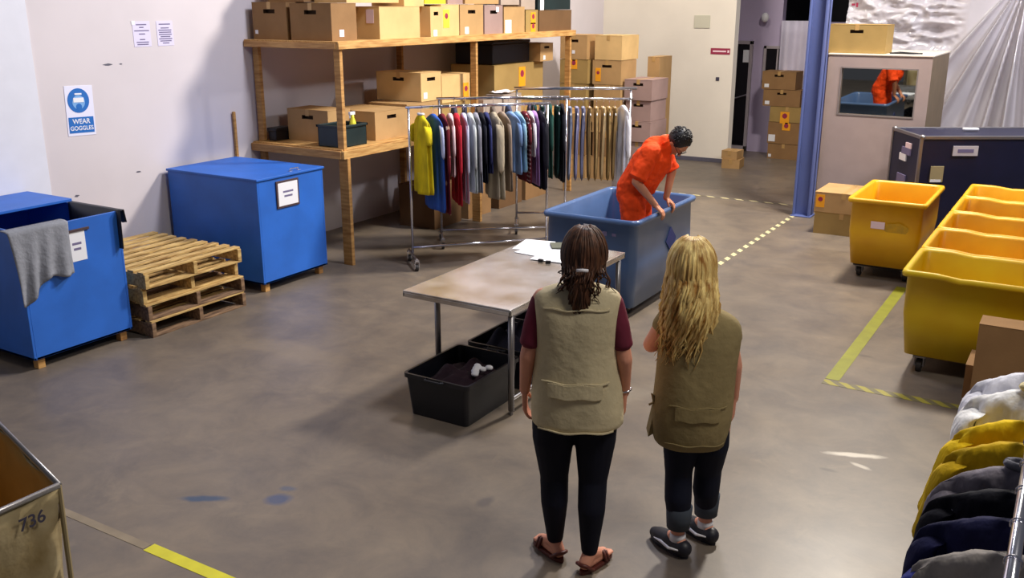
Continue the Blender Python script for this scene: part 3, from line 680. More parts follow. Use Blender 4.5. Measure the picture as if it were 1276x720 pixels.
def caster(t, x, y, r=.06, top=.15, m=None):
    w_ = MB(); w_.tube([(x - .02, y, r), (x + .02, y, r)], r, 20); c = w_.build('caster_wheel', M['rubber'], t, bevel=.004)
    f = MB(); f.box(x - .035, x - .026, y - .03, y + .03, r, top); f.box(x + .026, x + .035, y - .03, y + .03, r, top); f.box(x - .045, x + .045, y - .045, y + .045, top - .012, top); f.tube([(x - .036, y, r), (x + .036, y, r)], .01)
    f.build('caster_fork', M['grey_metal'], c)
# blue tub
t = thing('laundry_tub', 'large blue grey plastic laundry tub that the person in orange stands in', 'tub', (-3.65, 7.99, 0))
moulded(t, 'tub_body', .47, .71, .09, .88, .055, .035, M['tub'], r=.07)
for sx in (-1, 1):
    for sy in (-1, 1): caster(t, sx * .30, sy * .50, .04, .095)
b_ = MB(); T = Matrix.Translation((.446, .12, .56)) @ Matrix.Rotation(-.06, 4, 'Y') @ Matrix.Rotation(R(45), 4, 'X'); b_.box(-.002, .004, -.085, .085, -.085, .085, T); b_.build('diamond_logo', M['tub_dark'], t)
b_ = MB(); T = Matrix.Translation((.12, -.675, .74)) @ Matrix.Rotation(.06, 4, 'X'); b_.box(-.06, .05, -.006, 0, -.02, .02, T); b_.box(.10, .14, -.006, 0, -.015, .01, T); b_.build('sticker', M['ink'], t)
b_ = MB(); T = Matrix.Translation((-.02, -.685, .80)) @ Matrix.Rotation(.06, 4, 'X'); b_.box(-.03, .03, -.006, 0, -.008, .008, T); b_.build('sticker', M['paper'], t)
# small yellow bin
t = thing('wheeled_bin', 'small amber yellow wheeled bin with grimy label standing before the dark case', 'bin', (-1.62, 10.24, 0))
moulded(t, 'bin_body', .37, .60, .15, .82, .07, .035, M['yellow'], r=.05)
b_ = MB(); b_.box(-.28, .28, -.45, .45, .11, .15); b_.build('dolly_base', M['rubber'], t, bevel=.01)
for sx in (-1, 1):
    for sy in (-1, 1): caster(t, sx * .22, sy * .40, .05, .115)
T = Matrix.Translation((-.06, -.568, .57)) @ Matrix.Rotation(.1, 4, 'X')
b_ = MB(); b_.box(-.065, .065, -.008, .0, -.035, .035, T); b_.build('label', M['pink_st'], t)
b_ = MB(); rr = [T @ Vector((.17 + .12 * math.cos(a) * random.uniform(.8, 1.1), -.003, -.03 + .075 * math.sin(a) * random.uniform(.8, 1.1))) for a in [2 * PI * i / 14 for i in range(14)]]
b_.loft([rr, [p + Vector((0, .002, 0)) for p in rr]]); b_.build('grime_patch', mat('grime', (176, 140, 44), .7, c2=(206, 158, 26), vscale=14), t)
# big carts
def notch(p, hx, hy):
    if abs(p.y) < hy * .9: return 0
    for c in (-.45, .45):
        d = abs(p.x - c * hx)
        if d < .05: return -.034 * (1 - d / .05) - .008
    return -.014 if abs(p.x) < .45 * hx else 0
ys = [7.17, 7.98, 8.80, 9.61, 10.45, 11.24]
names = ['nearest of the row, lemon yellow', 'second from the front', 'middle one', 'fourth from the front', 'farthest, beside the dark case']
for k in range(5):
    y0, y1 = ys[k], ys[k + 1] - .01
    t = thing('laundry_cart', 'big yellow plastic laundry cart in the row at right, ' + names[k], 'cart', (-.40, (y0 + y1) / 2, 0), 0, 'row of yellow laundry carts')
    moulded(t, 'cart_body', .65, (y1 - y0) / 2, .15, .80, .07, .035, M['yellow_l'] if k == 0 else M['yellow'], notch, r=.05)
    b_ = MB(); b_.box(-.52, .52, -.28, .28, .125, .15); b_.build('dolly_base', M['wood_grey'], t, bevel=.01)
    for sx in (-1, 1):
        for sy in (-1, 1): caster(t, sx * .47, sy * .24, .05, .13)

# ------------------------------------------------------------ steel table, papers, totes
TX0, TX1, TY0, TY1, TZ = -3.91, -3.04, 4.99, 6.74, .76
t = thing('work_table', 'stainless steel work table with tubular legs in front of the blue tub', 'table', ((TX0 + TX1) / 2, (TY0 + TY1) / 2, 0))
hx, hy = (TX1 - TX0) / 2, (TY1 - TY0) / 2
b_ = MB(); b_.box(-hx, hx, -hy, hy, TZ - .012, TZ); b_.box(-hx, -hx + .015, -hy, hy, TZ - .045, TZ - .012); b_.box(hx - .015, hx, -hy, hy, TZ - .045, TZ - .012); b_.box(-hx, hx, -hy, -hy + .015, TZ - .045, TZ - .012); b_.box(-hx, hx, hy - .015, hy, TZ - .045, TZ - .012)
b_.build('table_top', M['steel'], t, bevel=.004)
cxm, cym = (TX0 + TX1) / 2, (TY0 + TY1) / 2
legs_ = [(-3.80 - cxm, 5.24 - cym), (-3.075 - cxm, 5.055 - cym), (-3.80 - cxm, 6.69 - cym), (-3.075 - cxm, 6.69 - cym)]
for lx, ly in legs_:
    b_ = MB(); b_.tube([(lx, ly, .03), (lx, ly, TZ - .012)], .021, 14); b_.build('leg', M['grey_metal'], t, smooth=True)
    b_ = MB(); b_.tube([(lx, ly, 0), (lx, ly, .04)], .014, 12); b_.build('leg_foot', M['grey_metal'], t)
for a, c in ((0, 2), (1, 3), (2, 3)):
    b_ = MB(); b_.tube([(*legs_[a], .11), (*legs_[c], .11)], .014, 10); b_.build('side_rail', M['chrome'], t)
for k, (x, y, rz, w_, h_, lb) in enumerate(((-3.77, 6.56, .2, .13, .17, 'white sheet of paper on the far left corner of the steel table'), (-3.62, 6.46, -.1, .15, .2, 'white sheet of paper on the steel table in the middle of the three'), (-3.44, 6.34, .1, .15, .18, 'white sheet of paper on the steel table nearest the brown haired woman'))):
    b_ = MB(); b_.box(-w_, w_, -h_, h_, 0, .002)
    tag(b_.build('paper_sheet', M['paper'], None, (x, y, TZ + .0012 + .0022 * k), rz), lb, 'paper')
b_ = MB(); b_.box(-.05, .05, -.09, .09, 0, .012); tag(b_.build('folded_leaflet', mat('olive_leaflet', (90, 92, 78), .7), None, (-3.58, 6.6, TZ + .008), .6, bevel=.002), 'small dark folded leaflet lying on the white papers', 'paper')
for k, (x, y) in enumerate(((-3.47, 6.14), (-3.40, 6.13))):
    b_ = MB(); b_.box(-.02, .02, -.012, .012, 0, .02); tag(b_.build('binder_clip', M['black_pl'], None, (x, y, TZ + .001), .4 * k, bevel=.003), 'small black clip in front of the papers, ' + ['left one', 'right one'][k], 'clip')
def tote(x, y, hx, hy, h, label, rz=0, extra=None):
    t = thing('storage_tote', label, 'tote', (x, y, 0), rz, 'black totes under the table')
    b_ = MB(); r = .03; tp = .035; th = .006
    b_.loft([rr_ring(hx - tp, hy - tp, 0, r), rr_ring(hx - .012, hy - .012, h - .03, r), rr_ring(hx, hy, h - .03, r), rr_ring(hx, hy, h, r), rr_ring(hx - .016, hy - .016, h, r), rr_ring(hx - tp - th, hy - tp - th, .01, r)])
    b_.build('tote_body', M['black_pl'], t)
    for s_ in (-1, 1):
        b_ = MB(); b_.tube([(-.07, s_ * hy, h - .012), (-.06, s_ * (hy + .025), h - .008), (.06, s_ * (hy + .025), h - .008), (.07, s_ * hy, h - .012)], .008); b_.build('tote_handle', M['black_pl'], t)
    return t
tote(-3.44, 5.02, .26, .33, .30, 'black plastic tote at the front, holding a crumpled white item')
tote(-3.42, 5.70, .26, .28, .30, 'black plastic tote in the middle under the steel table')
tote(-3.42, 6.33, .26, .28, .30, 'black plastic tote farthest back under the steel table')
b_ = MB()
for k in range(7): b_.ball((random.uniform(-.05, .05), random.uniform(-.07, .07), random.uniform(-.01, .03)), (.03, .022, .018), 8, 5)
tag(b_.build('crumpled_wrapper', M['paper'], None, (-3.28, 4.98, .285), voxel=.006), 'crumpled white wrapper on dark fabric in the front tote', 'wrapper')
def lump(name, x, y, z, sx, sy, sz, m, label, cat):
    b_ = MB(); n, mm = 18, 18; rows = []
    for i in range(n + 1):
        row = []
        for j in range(mm + 1):
            a, c = i / n * 2 - 1, j / mm * 2 - 1
            hh = max(0, 1 - a ** 4) * max(0, 1 - c ** 4)
            row.append(Vector((a * sx, c * sy, sz * hh * (1 + .7 * noise.noise(Vector((a * 2.5 + x, c * 2.5 + y, 0)))))))
        rows.append(row)
    b_.loft(rows, cap=False, closed=False); return tag(b_.build(name, m, None, (x, y, z), smooth=True, solid=.004), label, cat)
dk = cloth_mat((24, 24, 40)); dk2 = cloth_mat((40, 24, 34))
lump('folded_clothes', -3.44, 5.02, .17, .20, .27, .09, dk2, 'dark clothes filling the front black tote', 'clothes')
lump('folded_clothes', -3.42, 5.70, .20, .20, .23, .13, dk, 'dark clothes heaped in the middle black tote', 'clothes')
lump('folded_clothes', -3.42, 6.33, .20, .20, .23, .13, dk, 'dark clothes heaped in the farthest black tote', 'clothes')
lump('folded_clothes', -3.65, 7.95, .145, .33, .56, .08, cloth_mat((60, 60, 80)), 'dark clothes lying in the bottom of the blue grey tub', 'clothes')

# ------------------------------------------------------------ garments
def hanger(loc, rz, label, group):
    t = thing('clothes_hanger', label, 'hanger', loc, rz, group)
    b_ = MB(); b_.tube([(.0185 * math.cos(a), 0, .0185 * math.sin(a)) for a in [R(-25 + 20 * q) for q in range(12)]] + [(-.012, 0, -.022), (0, 0, -.035), (0, 0, -.088)], .0022, 6); b_.build('hook', M['chrome'], t)
    b_ = MB(); b_.tube([(-.16, 0, -.175), (-.09, 0, -.135), (0, 0, -.09), (.09, 0, -.135), (.16, 0, -.175)], .006, 6); b_.tube([(-.16, 0, -.175), (.16, 0, -.178)], .004, 6); b_.build('shoulder_bar', M['white'], t)
    return t
crease = bpy.data.textures.new('crease', 'CLOUDS'); crease.noise_scale = .10; crease.noise_depth = 3
def shirt(loc, rz, m, label, L_=.75, th=.035, hw=.21, sleeve=.3, sm=None, group=None, res=26, collar=None, spread=.0, name='hanging_shirt', cat='shirt', hem=1.05):
    t = thing(name, label, cat, loc, rz, group)
    ph = random.uniform(0, 6); top = -.07
    prof = [(.035, .018, top), (.05, .024, top - .012), (hw * .55, .030, top - .035), (hw * .85, th * .8, top - .065), (hw, th * .8, top - .09), (hw * 1.0, th, top - .14), (hw * .93, th * 1.05, top - .22), (hw * .92, th * 1.1, top - .36), (hw * .96, th * 1.15, top - L_ * .75), (hw * hem, th * 1.2, top - L_), (hw * hem * .97, th * 1.1, top - L_ - .003)]
    rings = []
    for k, (a, b, z) in enumerate(prof):
        fo = min(.30, .07 * max(0, k - 3))
        rings.append([p + Vector((0, .35 * th * math.sin(3 * p.x / hw + ph) * min(1, k / 6), -.01 * abs(math.sin(p.x * 9 + ph)) * (k > 8))) for p in superellipse(0, 0, z, a, b, max(res, 32), 2.1, fo, 7, ph)])
    b_ = MB(); b_.loft(rings); gb = b_.build('garment_body', m, t, smooth=True, sub=2 if res > 30 else 1)
    if res > 30:
        dm = gb.modifiers.new('creases', 'DISPLACE'); dm.texture = crease; dm.strength = .045; dm.mid_level = .5
    for s_ in (-1, 1):
        if sleeve <= 0: continue
        b_ = MB(); sx = hw * .93; ty = th * 1.0; pts = [(s_ * (sx - .04), 0, top - .10), (s_ * (sx + .01), .004, top - .13), (s_ * (sx + .03 + spread * .3), .01, top - .13 - sleeve * .4), (s_ * (sx + .025 + spread), .0, top - .13 - sleeve)]
        rr = []
        for q, p in enumerate(pts):
            p = Vector(p); r_ = (.05, .055, .05, .052)[q]
            rr.append([p + Vector((s_ * .6 * r_ * math.cos(2 * PI * i / 12), ty * math.sin(2 * PI * i / 12), -.35 * r_ * math.cos(2 * PI * i / 12) * (q == 3))) for i in range(12)])
        b_.loft(rr); sl = b_.build('sleeve', sm or m, t, smooth=True, sub=2 if res > 30 else 1)
        if res > 30:
            dm = sl.modifiers.new('creases', 'DISPLACE'); dm.texture = crease; dm.strength = .03; dm.mid_level = .5
    if collar:
        b_ = MB(); b_.tube([(.05 * math.cos(a), .022 * math.sin(a), top + .0) for a in [2 * PI * i / 14 for i in range(15)]], .012, 6); b_.build('collar', collar, t, smooth=True)
    return t
def trousers(loc, rz, m, label, L_=.95, th=.03, hw=.13, group=None, name='hanging_trousers'):
    t = thing(name, label, 'trousers', loc, rz, group); ph = random.uniform(0, 6)
    b_ = MB(); rings = []
    for k, (a, b, z) in enumerate(((hw, th * .9, -.10), (hw * 1.02, th, -.14), (hw * 1.08, th * 1.2, -.3), (hw * 1.0, th * 1.1, -.5), (hw * .92, th * .95, -.75), (hw * .86, th * .9, -.1 - L_))):
        rings.append(superellipse(0, .3 * th * math.sin(k + ph), z, a, b, 22, 2.6, .10, 6, ph + k * .3))
    b_.loft(rings); b_.build('trouser_legs', m, t, smooth=True, sub=1)
    b_ = MB(); b_.loft([superellipse(0, 0, z_, hw * 1.03, th, 22, 2.6) for z_ in (-.095, -.135)]); b_.build('waistband', m, t)
    b_ = MB(); b_.box(-hw * .7, hw * .5, -th * 1.32, -th * 1.05, -.36, -.26); b_.build('pocket_flap', m, t, bevel=.004)
    return t
def rail(A, B, z, z_low, label, upper=None, left_dx=0):
    A = Vector((*A, 0)); B = Vector((*B, 0)); d = B - A; rz = math.atan2(d.y, d.x); L_ = d.length
    t = thing('clothes_rail', label, 'clothes rail', (A + B) / 2, rz)
    h = L_ / 2
    for s_ in (-1, 1):
        b_ = MB(); b_.tube([(s_ * (h - .01), 0, .14), (s_ * (h - .01), 0, (upper or z) + .01)], .013, 12); b_.build('post', M['chrome'], t, smooth=True)
        b_ = MB(); b_.tube([(s_ * (h - .01), -.22, .12), (s_ * (h - .01), .22, .12)], .014, 10); b_.build('base_foot', M['chrome'], t)
        for q in (-1, 1):
            b_ = MB(); x, y = s_ * (h - .01), q * .21
            b_.tube([(x - .014, y, .036), (x + .014, y, .036)], .036, 16); c = b_.build('caster_wheel', M['rubber'], t)
            b_ = MB(); b_.box(x - .024, x - .018, y - .02, y + .02, .03, .115); b_.box(x + .018, x + .024, y - .02, y + .02, .03, .115); b_.box(x - .024, x + .024, y - .02, y + .02, .10, .118); b_.build('caster_fork', M['chrome'], c)
    b_ = MB(); b_.tube([(-h - .02, 0, z), (h + .02, 0, z)], .015, 12); b_.build('hanging_bar', M['chrome'], t, smooth=True)
    if upper: b_ = MB(); b_.tube([(-h - .02, 0, upper), (h + .06, 0, upper)], .018, 12); b_.build('upper_bar', M['chrome'], t, smooth=True)
    b_ = MB(); b_.tube([(-h, 0, z_low), (h, 0, z_low)], .012, 10); b_.build('lower_bar', M['chrome'], t, smooth=True)
    return A, B, rz
A, B, rz = rail((-5.94, 7.76), (-4.93, 8.86), 1.65, .20, 'front chrome clothes rail, with the yellow shirt at its left end')
GR = 'clothes on the front rail'
def along(f, A=A, B=B, z=1.65): p = A.lerp(B, f); return (p.x, p.y, z)
def put(f, kind, c, label, A=A, B=B, z=1.65, rz=rz, grp=GR, hg='hangers on the front rail', tilt=0.0, **k):
    loc = along(f, A, B, z); m = c if not isinstance(c, tuple) else cloth_mat(c); r_ = rz + PI / 2 + tilt + random.uniform(-.03, .03)
    if kind == 's': shirt(loc, r_, m, label, group=grp, **k)
    else: trousers(loc, r_, m, label, group=grp, **k)
    w3 = label.split(' ')
    lab = 'hanger that carries the ' + label; lab = ' '.join(lab.split(' ')[:16])
    hanger(loc, r_, lab, hg)
put(.09, 's', (218, 196, 30), 'yellow T-shirt hanging at the left end of the front rail', tilt=.22, L_=.80, hw=.18, sleeve=.18, th=.04, collar=M['white'])
put(.175, 's', (52, 92, 176), 'long blue shirt right beside the yellow T-shirt', tilt=.25, L_=.98, sleeve=.32, sm=cloth_mat((190, 200, 236)), th=.018)
put(.235, 's', M['patch'], 'dark red patchwork robe next to the blue shirt', tilt=.1, L_=1.0, sleeve=.5, th=.018)
put(.29, 's', (226, 196, 200), 'pinkish white shirt among the red garments', L_=.62, sleeve=.3, th=.018)
put(.335, 's', (196, 40, 58), 'bright red shirt with long sleeves on the front rail', L_=.92, sleeve=.5, th=.018)
put(.385, 's', (196, 196, 222), 'pale lilac shirt hanging right of the bright red shirt', L_=.90, sleeve=.5, th=.017)
put(.43, 's', (206, 212, 210), 'off-white shirt with loose sleeves on the front rail', L_=.80, sleeve=.45, th=.017)
put(.47, 's', (146, 146, 158), 'grey shirt left of the black garments', L_=.80, sleeve=.5, th=.018)
put(.51, 's', (24, 26, 38), 'black shirt in the middle of the front rail', L_=.70, sleeve=.4, th=.018)
put(.545, 's', (50, 56, 104), 'navy shirt in the middle of the front rail', L_=.60, sleeve=.4, th=.017)
put(.60, 's', (168, 156, 134), 'long beige coat in the middle of the front rail', tilt=.06, L_=.88, sleeve=.5, th=.045, hw=.22)
put(.66, 's', (150, 132, 116), 'taupe jacket right of the beige coat', tilt=.15, L_=.80, sleeve=.5, th=.018)
put(.72, 's', (134, 166, 216), 'light blue shirt with short sleeves on the front rail', tilt=.22, L_=.62, sleeve=.22, th=.018)
put(.77, 's', (150, 190, 210), 'pale aqua shirt on the front rail beside the light blue one', tilt=.1, L_=.60, sleeve=.25, th=.017)
put(.82, 's', M['polka'], 'burgundy polka dot dress on the front rail', L_=.72, sleeve=.2, th=.017, name='hanging_dress', cat='dress')
put(.86, 's', (234, 234, 244), 'bright white blouse on the front rail', L_=.45, sleeve=.25, th=.018)
put(.89, 's', (170, 130, 190), 'lilac slip hanging near the right end of the front rail', L_=.75, sleeve=0, th=.011)
put(.935, 's', (22, 22, 34), 'black coat at the right end of the front rail', L_=.80, sleeve=.5, th=.035)
A2, B2, rz2 = rail((-6.22, 8.68), (-5.09, 9.58), 1.65, .17, 'second chrome clothes rail, standing behind the front one')
kw = dict(A=A2, B=B2, rz=rz2, grp='clothes on the second rail', hg='hangers on the second rail')
for k, f in enumerate((.12, .2, .30, .42, .54)):
    put(f, 's', ((60, 60, 80), (40, 40, 60), (84, 70, 60), (120, 110, 100), (70, 80, 110))[k], ('dark grey', 'near black', 'brown', 'stone coloured', 'slate blue')[k] + ' shirt on the second rail, behind the front rail clothes', L_=.7, sleeve=.3, **kw)
for k, f in enumerate((.74, .80, .86, .92)):
    put(f, 't' if k % 2 else 's', ((26, 62, 58), (20, 48, 48), (34, 74, 66), (30, 56, 54))[k], ('dark green work shirt', 'pair of dark green trousers', 'mid green overshirt', 'pair of grey green trousers')[k] + ' near the right end of the second rail', **({'L_': .82, 'th': .024} if k % 2 else {'L_': .80, 'sleeve': .4, 'th': .022}), **kw)
put(.955, 's', (30, 30, 40), 'black jacket at the very right end of the second rail', L_=.85, sleeve=.4, th=.02, **kw)
A3, B3, rz3 = rail((-5.86, 9.74), (-4.69, 10.42), 1.58, .22, 'third chrome clothes rail with a raised upper bar, farthest back', upper=1.70)
kw = dict(A=A3, B=B3, rz=rz3, z=1.58, grp='clothes on the third rail', hg='hangers on the third rail')
for f, c, lb in ((.47, (108, 116, 140), 'slate grey trousers left of the lilac pair on the third rail'), (.53, (134, 134, 170), 'lilac grey trousers on the third rail'), (.585, (120, 122, 150), 'blue grey trousers beside the khaki pair on the third rail'), (.64, (150, 122, 80), 'brown khaki trousers with dark pocket flaps on the third rail'), (.70, (170, 142, 96), 'khaki trousers in the middle of the third rail'),
                 (.76, (190, 166, 124), 'pale tan trousers on the third rail'), (.81, (168, 140, 90), 'golden khaki trousers on the third rail'), (.86, (150, 124, 82), 'last khaki trousers beside the white shirt')):
    put(f, 't', c, lb, L_=.88, th=.022, **kw)
put(.93, 's', (232, 232, 244), 'long white shirt hanging at the right end of the third rail', tilt=.3, L_=1.0, sleeve=.5, th=.03, **kw)
for k, f in enumerate((.12, .25)): put(f, 's', ((50, 50, 70), (80, 80, 96))[k], ('midnight blue', 'pewter grey')[k] + ' shirt on the left part of the third rail', L_=.8, sleeve=.3, **kw)
# patches on the red robe
# ------------------------------------------------------------ near clothes rack, bottom right
A4, B4 = Vector((.0, 1.2, 0)), Vector((-.035, 3.75, 0))
rz4 = math.atan2(B4.y - A4.y, B4.x - A4.x); _, _, _ = rail((.0, 1.2), (-.035, 3.75), 1.5, .2, 'chrome clothes rail nearest the camera at the lower right')
kw = dict(A=A4, B=B4, rz=rz4, z=1.5, grp='clothes on the rail nearest the camera', hg='hangers on the rail nearest the camera', res=40)
for f, c, lb, q in ((.935, (226, 226, 240), 'white shirt at the far end of the rail nearest the camera', dict(L_=.8, sleeve=.25, th=.08, hw=.20)),
                    (.865, (236, 236, 238), 'second white shirt with cream collar on the rail nearest the camera', dict(L_=.8, sleeve=.2, th=.09, hw=.20, collar=cloth_mat((226, 214, 170)))),
                    (.755, (228, 190, 22), 'bright yellow shirt with short sleeves on the rail nearest the camera', dict(L_=.75, sleeve=.28, th=.05, spread=.05)),
                    (.685, (196, 160, 16), 'mustard yellow shirt on the rail nearest the camera', dict(L_=.75, sleeve=.28, th=.05, spread=.04)),
                    (.615, (126, 120, 130), 'grey jacket with a paler collar just below the mustard shirt, near rail', dict(L_=.85, sleeve=.42, th=.05, collar=cloth_mat((110, 110, 120)))),
                    (.555, (20, 20, 30), 'black coat on the rail nearest the camera, between grey and navy jackets', dict(L_=.8, sleeve=.4, th=.04)),
                    (.49, (18, 20, 60), 'navy jacket on the rail nearest the camera', dict(L_=.8, sleeve=.35, th=.05)),
                    (.42, (142, 136, 132), 'warm grey shirt with blue sleeves on the rail nearest the camera', dict(L_=.8, sleeve=.4, th=.05, sm=cloth_mat((36, 44, 120)))),
                    (.35, (150, 148, 150), 'pale grey shirt on the rail nearest the camera', dict(L_=.8, sleeve=.4, th=.05)),
                    (.28, (96, 98, 106), 'dark grey shirt at the bottom edge of the picture', dict(L_=.8, sleeve=.4, th=.05))):
    put(f, 's', c, lb, **q, **kw)

# ------------------------------------------------------------ canvas basket, bottom left
t = thing('canvas_basket', 'beige canvas laundry basket on a metal frame at the lower left, marked 736', 'basket', (-3.34, 2.0, 0))
c0, c1, c2_, c3 = Vector((0, 0, .8)), Vector((-.98, .28, .8)), Vector((-1.25, -.65, .8)), Vector((-.02, -.95, .8))
b_ = MB()
def lerp4(a, b2, n_): return [a.lerp(b2, k / n_) for k in range(n_)]
per = lerp4(c0, c1, 12) + lerp4(c1, c2_, 12) + lerp4(c2_, c3, 12) + lerp4(c3, c0, 12)
cen = sum(per, Vector()) / len(per)
rings = []
for k, z_ in enumerate((.16, .3, .45, .6, .72, .79)):
    rings.append([Vector((cen.x + (p.x - cen.x) * (.90 + .1 * z_ / .8) + .012 * math.sin(i * 1.3 + k * 1.7), cen.y + (p.y - cen.y) * (.90 + .1 * z_ / .8) + .012 * math.cos(i * 1.1 + k * 2.3), z_)) for i, p in enumerate(per)])
outer = rings; inner = [[Vector((cen.x + (p.x - cen.x) * .975, cen.y + (p.y - cen.y) * .975, p.z)) for p in r_] for r_ in rings]
b_.loft(outer + inner[::-1][:-1] + [[Vector((p.x, p.y, .19)) for p in inner[0]]])
ob = b_.build('canvas_body', [M['canvas'], M['canvas_in']], t, smooth=True)
for p in ob.data.polygons:
    c = p.center; e = (Vector((c.x, c.y)) - Vector((cen.x, cen.y)))
    if p.normal.dot(Vector((e.x, e.y, 0))) < -1e-4 or c.z < .165 + .03 and abs(p.normal.z) > .9 and p.normal.z > 0: p.material_index = 1
b_ = MB(); b_.tube([p + Vector((0, 0, 0)) for p in (c0, c1, c2_, c3, c0)], .013, 10); b_.build('rim_frame', M['grey_metal'], t, smooth=True)
for q, p in enumerate((c0, c1, c2_, c3)):
    pc = Vector((cen.x + (p.x - cen.x) * .985, cen.y + (p.y - cen.y) * .985, 0))
    b_ = MB(); b_.tube([(pc.x, pc.y, .12), (p.x, p.y, .8)], .011, 8); b_.build('corner_post', mat('canvas_binding', (150, 134, 98), .9), t)
    qd = Vector((cen.x + (p.x - cen.x) * .86, cen.y + (p.y - cen.y) * .86, 0)); caster(t, qd.x, qd.y, .05, .16)
b_ = MB(); b_.box(-1.1, -.1, -.75, .1, .14, .165); b_.build('base_board', M['wood_grey'], t, bevel=.01)
dd = (c3 - c0).normalized()
text('736', .075, M['ink_dark'], t, (c0 + dd * .14 + Vector((.024, 0, -.085)))[:], (R(90), 0, R(90)), name='marker_number')

# ------------------------------------------------------------ beige cabinet with mirror window
CX0, CX1, CY0, CY1, CZ = -3.02, -1.79, 12.7, 14.1, 2.05
t = thing('beige_cabinet', 'tall beige cabinet with a reflective window beside the blue column', 'cabinet', ((CX0 + CX1) / 2, (CY0 + CY1) / 2, 0))
hx, hy = (CX1 - CX0) / 2, (CY1 - CY0) / 2
wx0, wx1, wz0, wz1 = -2.845 + 2.405, -1.945 + 2.405, 1.30, 1.875
b_ = MB(); b_.box(-hx, wx0, -hy, -hy + .03, 0, CZ - .02); b_.box(wx1, hx, -hy, -hy + .03, 0, CZ - .02); b_.box(wx0, wx1, -hy, -hy + .03, 0, wz0); b_.box(wx0, wx1, -hy, -hy + .03, wz1, CZ - .02)
b_.box(-hx, hx, hy - .03, hy, 0, CZ - .02); b_.box(-hx, -hx + .03, -hy + .03, hy - .03, 0, CZ - .02)
b_.build('cabinet_shell', M['cab'], t)
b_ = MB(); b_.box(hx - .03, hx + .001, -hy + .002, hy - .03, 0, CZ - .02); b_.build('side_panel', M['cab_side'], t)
b_ = MB(); b_.box(-hx - .005, hx + .01, -hy - .01, hy, CZ - .02, CZ); b_.build('top_panel', mat('lit_cabinet_top', (220, 210, 196), .5), t, bevel=.004)  # top coloured paler than the shell, light falling on it painted in
b_ = MB(); xm, zm, wm, hm = (wx0 + wx1) / 2, (wz0 + wz1) / 2, (wx1 - wx0) / 2, (wz1 - wz0) / 2
Tm = Matrix.Translation((xm, -hy + .03, zm)) @ Matrix.Rotation(R(1.25), 4, 'X') @ Matrix.Rotation(R(-1.5), 4, 'Z')
b_.box(-wm, wm, -.002, .002, -hm, hm, Tm); b_.build('window_mirror', M['mirror'], t)
b_ = MB(); e = .012
b_.box(wx0 - e, wx0 + e * .3, -hy - .006, -hy, wz0 - e, wz1 + e); b_.box(wx1 - e * .3, wx1 + e, -hy - .006, -hy, wz0 - e, wz1 + e); b_.box(wx0, wx1, -hy - .006, -hy, wz0 - e, wz0 + e * .3); b_.box(wx0, wx1, -hy - .006, -hy, wz1 - e * .3, wz1 + e)
b_.build('window_trim', mat('grey_trim', (128, 118, 116), .5), t)
b_ = MB(); b_.tube([(-.2, 0, .01), (-.08, .02, .016), (.05, -.01, .014), (.18, .02, .012)], [.008, .014, .012, .008], 8)
tag(b_.build('work_glove', M['black_pl'], None, (-2.12, 12.85, 2.05)), 'small dark strap lying on top of the beige cabinet', 'strap')

# ------------------------------------------------------------ flight case
t = thing('flight_case', 'long navy flight case with aluminium edges behind the yellow carts', 'case', (-1.66, 11.60, 0), R(31))
Lc, Dc, Hc = 2.2, .86, 1.22
b_ = MB(); b_.box(.012, Lc - .012, .012, Dc - .012, .10, Hc - .012); b_.build('case_body', M['case'], t)
E_ = .035
def edge(x0, x1, y0, y1, z0, z1):
    b_ = MB(); b_.box(x0, x1, y0, y1, z0, z1); b_.build('edge_trim', M['alu'], t, bevel=.004)
edge(0, Lc, 0, E_, Hc - E_, Hc); edge(0, Lc, Dc - E_, Dc, Hc - E_, Hc); edge(0, E_, 0, Dc, Hc - E_, Hc); edge(Lc - E_, Lc, 0, Dc, Hc - E_, Hc)
for x in (0, Lc - E_):
    for y in (0, Dc - E_): edge(x, x + E_, y, y + E_, .08, Hc)
edge(0, Lc, 0, E_, .08, .08 + E_); edge(0, E_, 0, Dc, .08, .08 + E_)
for x in (.03, Lc - .03):
    for y in (.03, Dc - .03):
        b_ = MB(); b_.ball((x, y, Hc - .02), .036, 12, 8); b_.build('ball_corner', M['alu'], t, smooth=True)
for x in (.15, Lc - .15):
    for y in (.15, Dc - .15): caster(t, x, y, .04, .10)
b_ = MB(); b_.box(.38, .66, -.004, .012, 1.0, 1.11); pl = b_.build('label_plate', mat('plate_white', (196, 190, 196), .5), t)
b_ = MB(); b_.box(.43, .61, -.006, -.004, 1.035, 1.075); b_.build('plate_text', M['ink'], pl)
b_ = MB(); b_.box(.155, .30, -.004, .012, .70, .88); b_.build('paper_label', mat('label_tan', (166, 150, 110), .6), t)
b_ = MB(); b_.box(.158, .28, -.006, -.003, .70, .73); b_.build('label_strip', M['paper'], t)
for (y0, y1, z0, z1, m_) in ((.36, .55, .88, .96, 'paper'), (.25, .50, .96, 1.04, 'ink'), (.25, .40, 1.04, 1.10, 'pink_st'), (.32, .56, .60, .72, 'ink')):
    b_ = MB(); b_.box(-.003, .012, y0, y1, z0, z1); b_.build('side_label', M[m_], t)
b_ = MB(); b_.box(-.09, .09, -.03, .03, 0, .03); tag(b_.build('cloth_roll', M['paper'], None, (-1.25, 12.45, Hc + .001), .5, bevel=.012), 'small white item lying on the navy flight case', 'cloth')

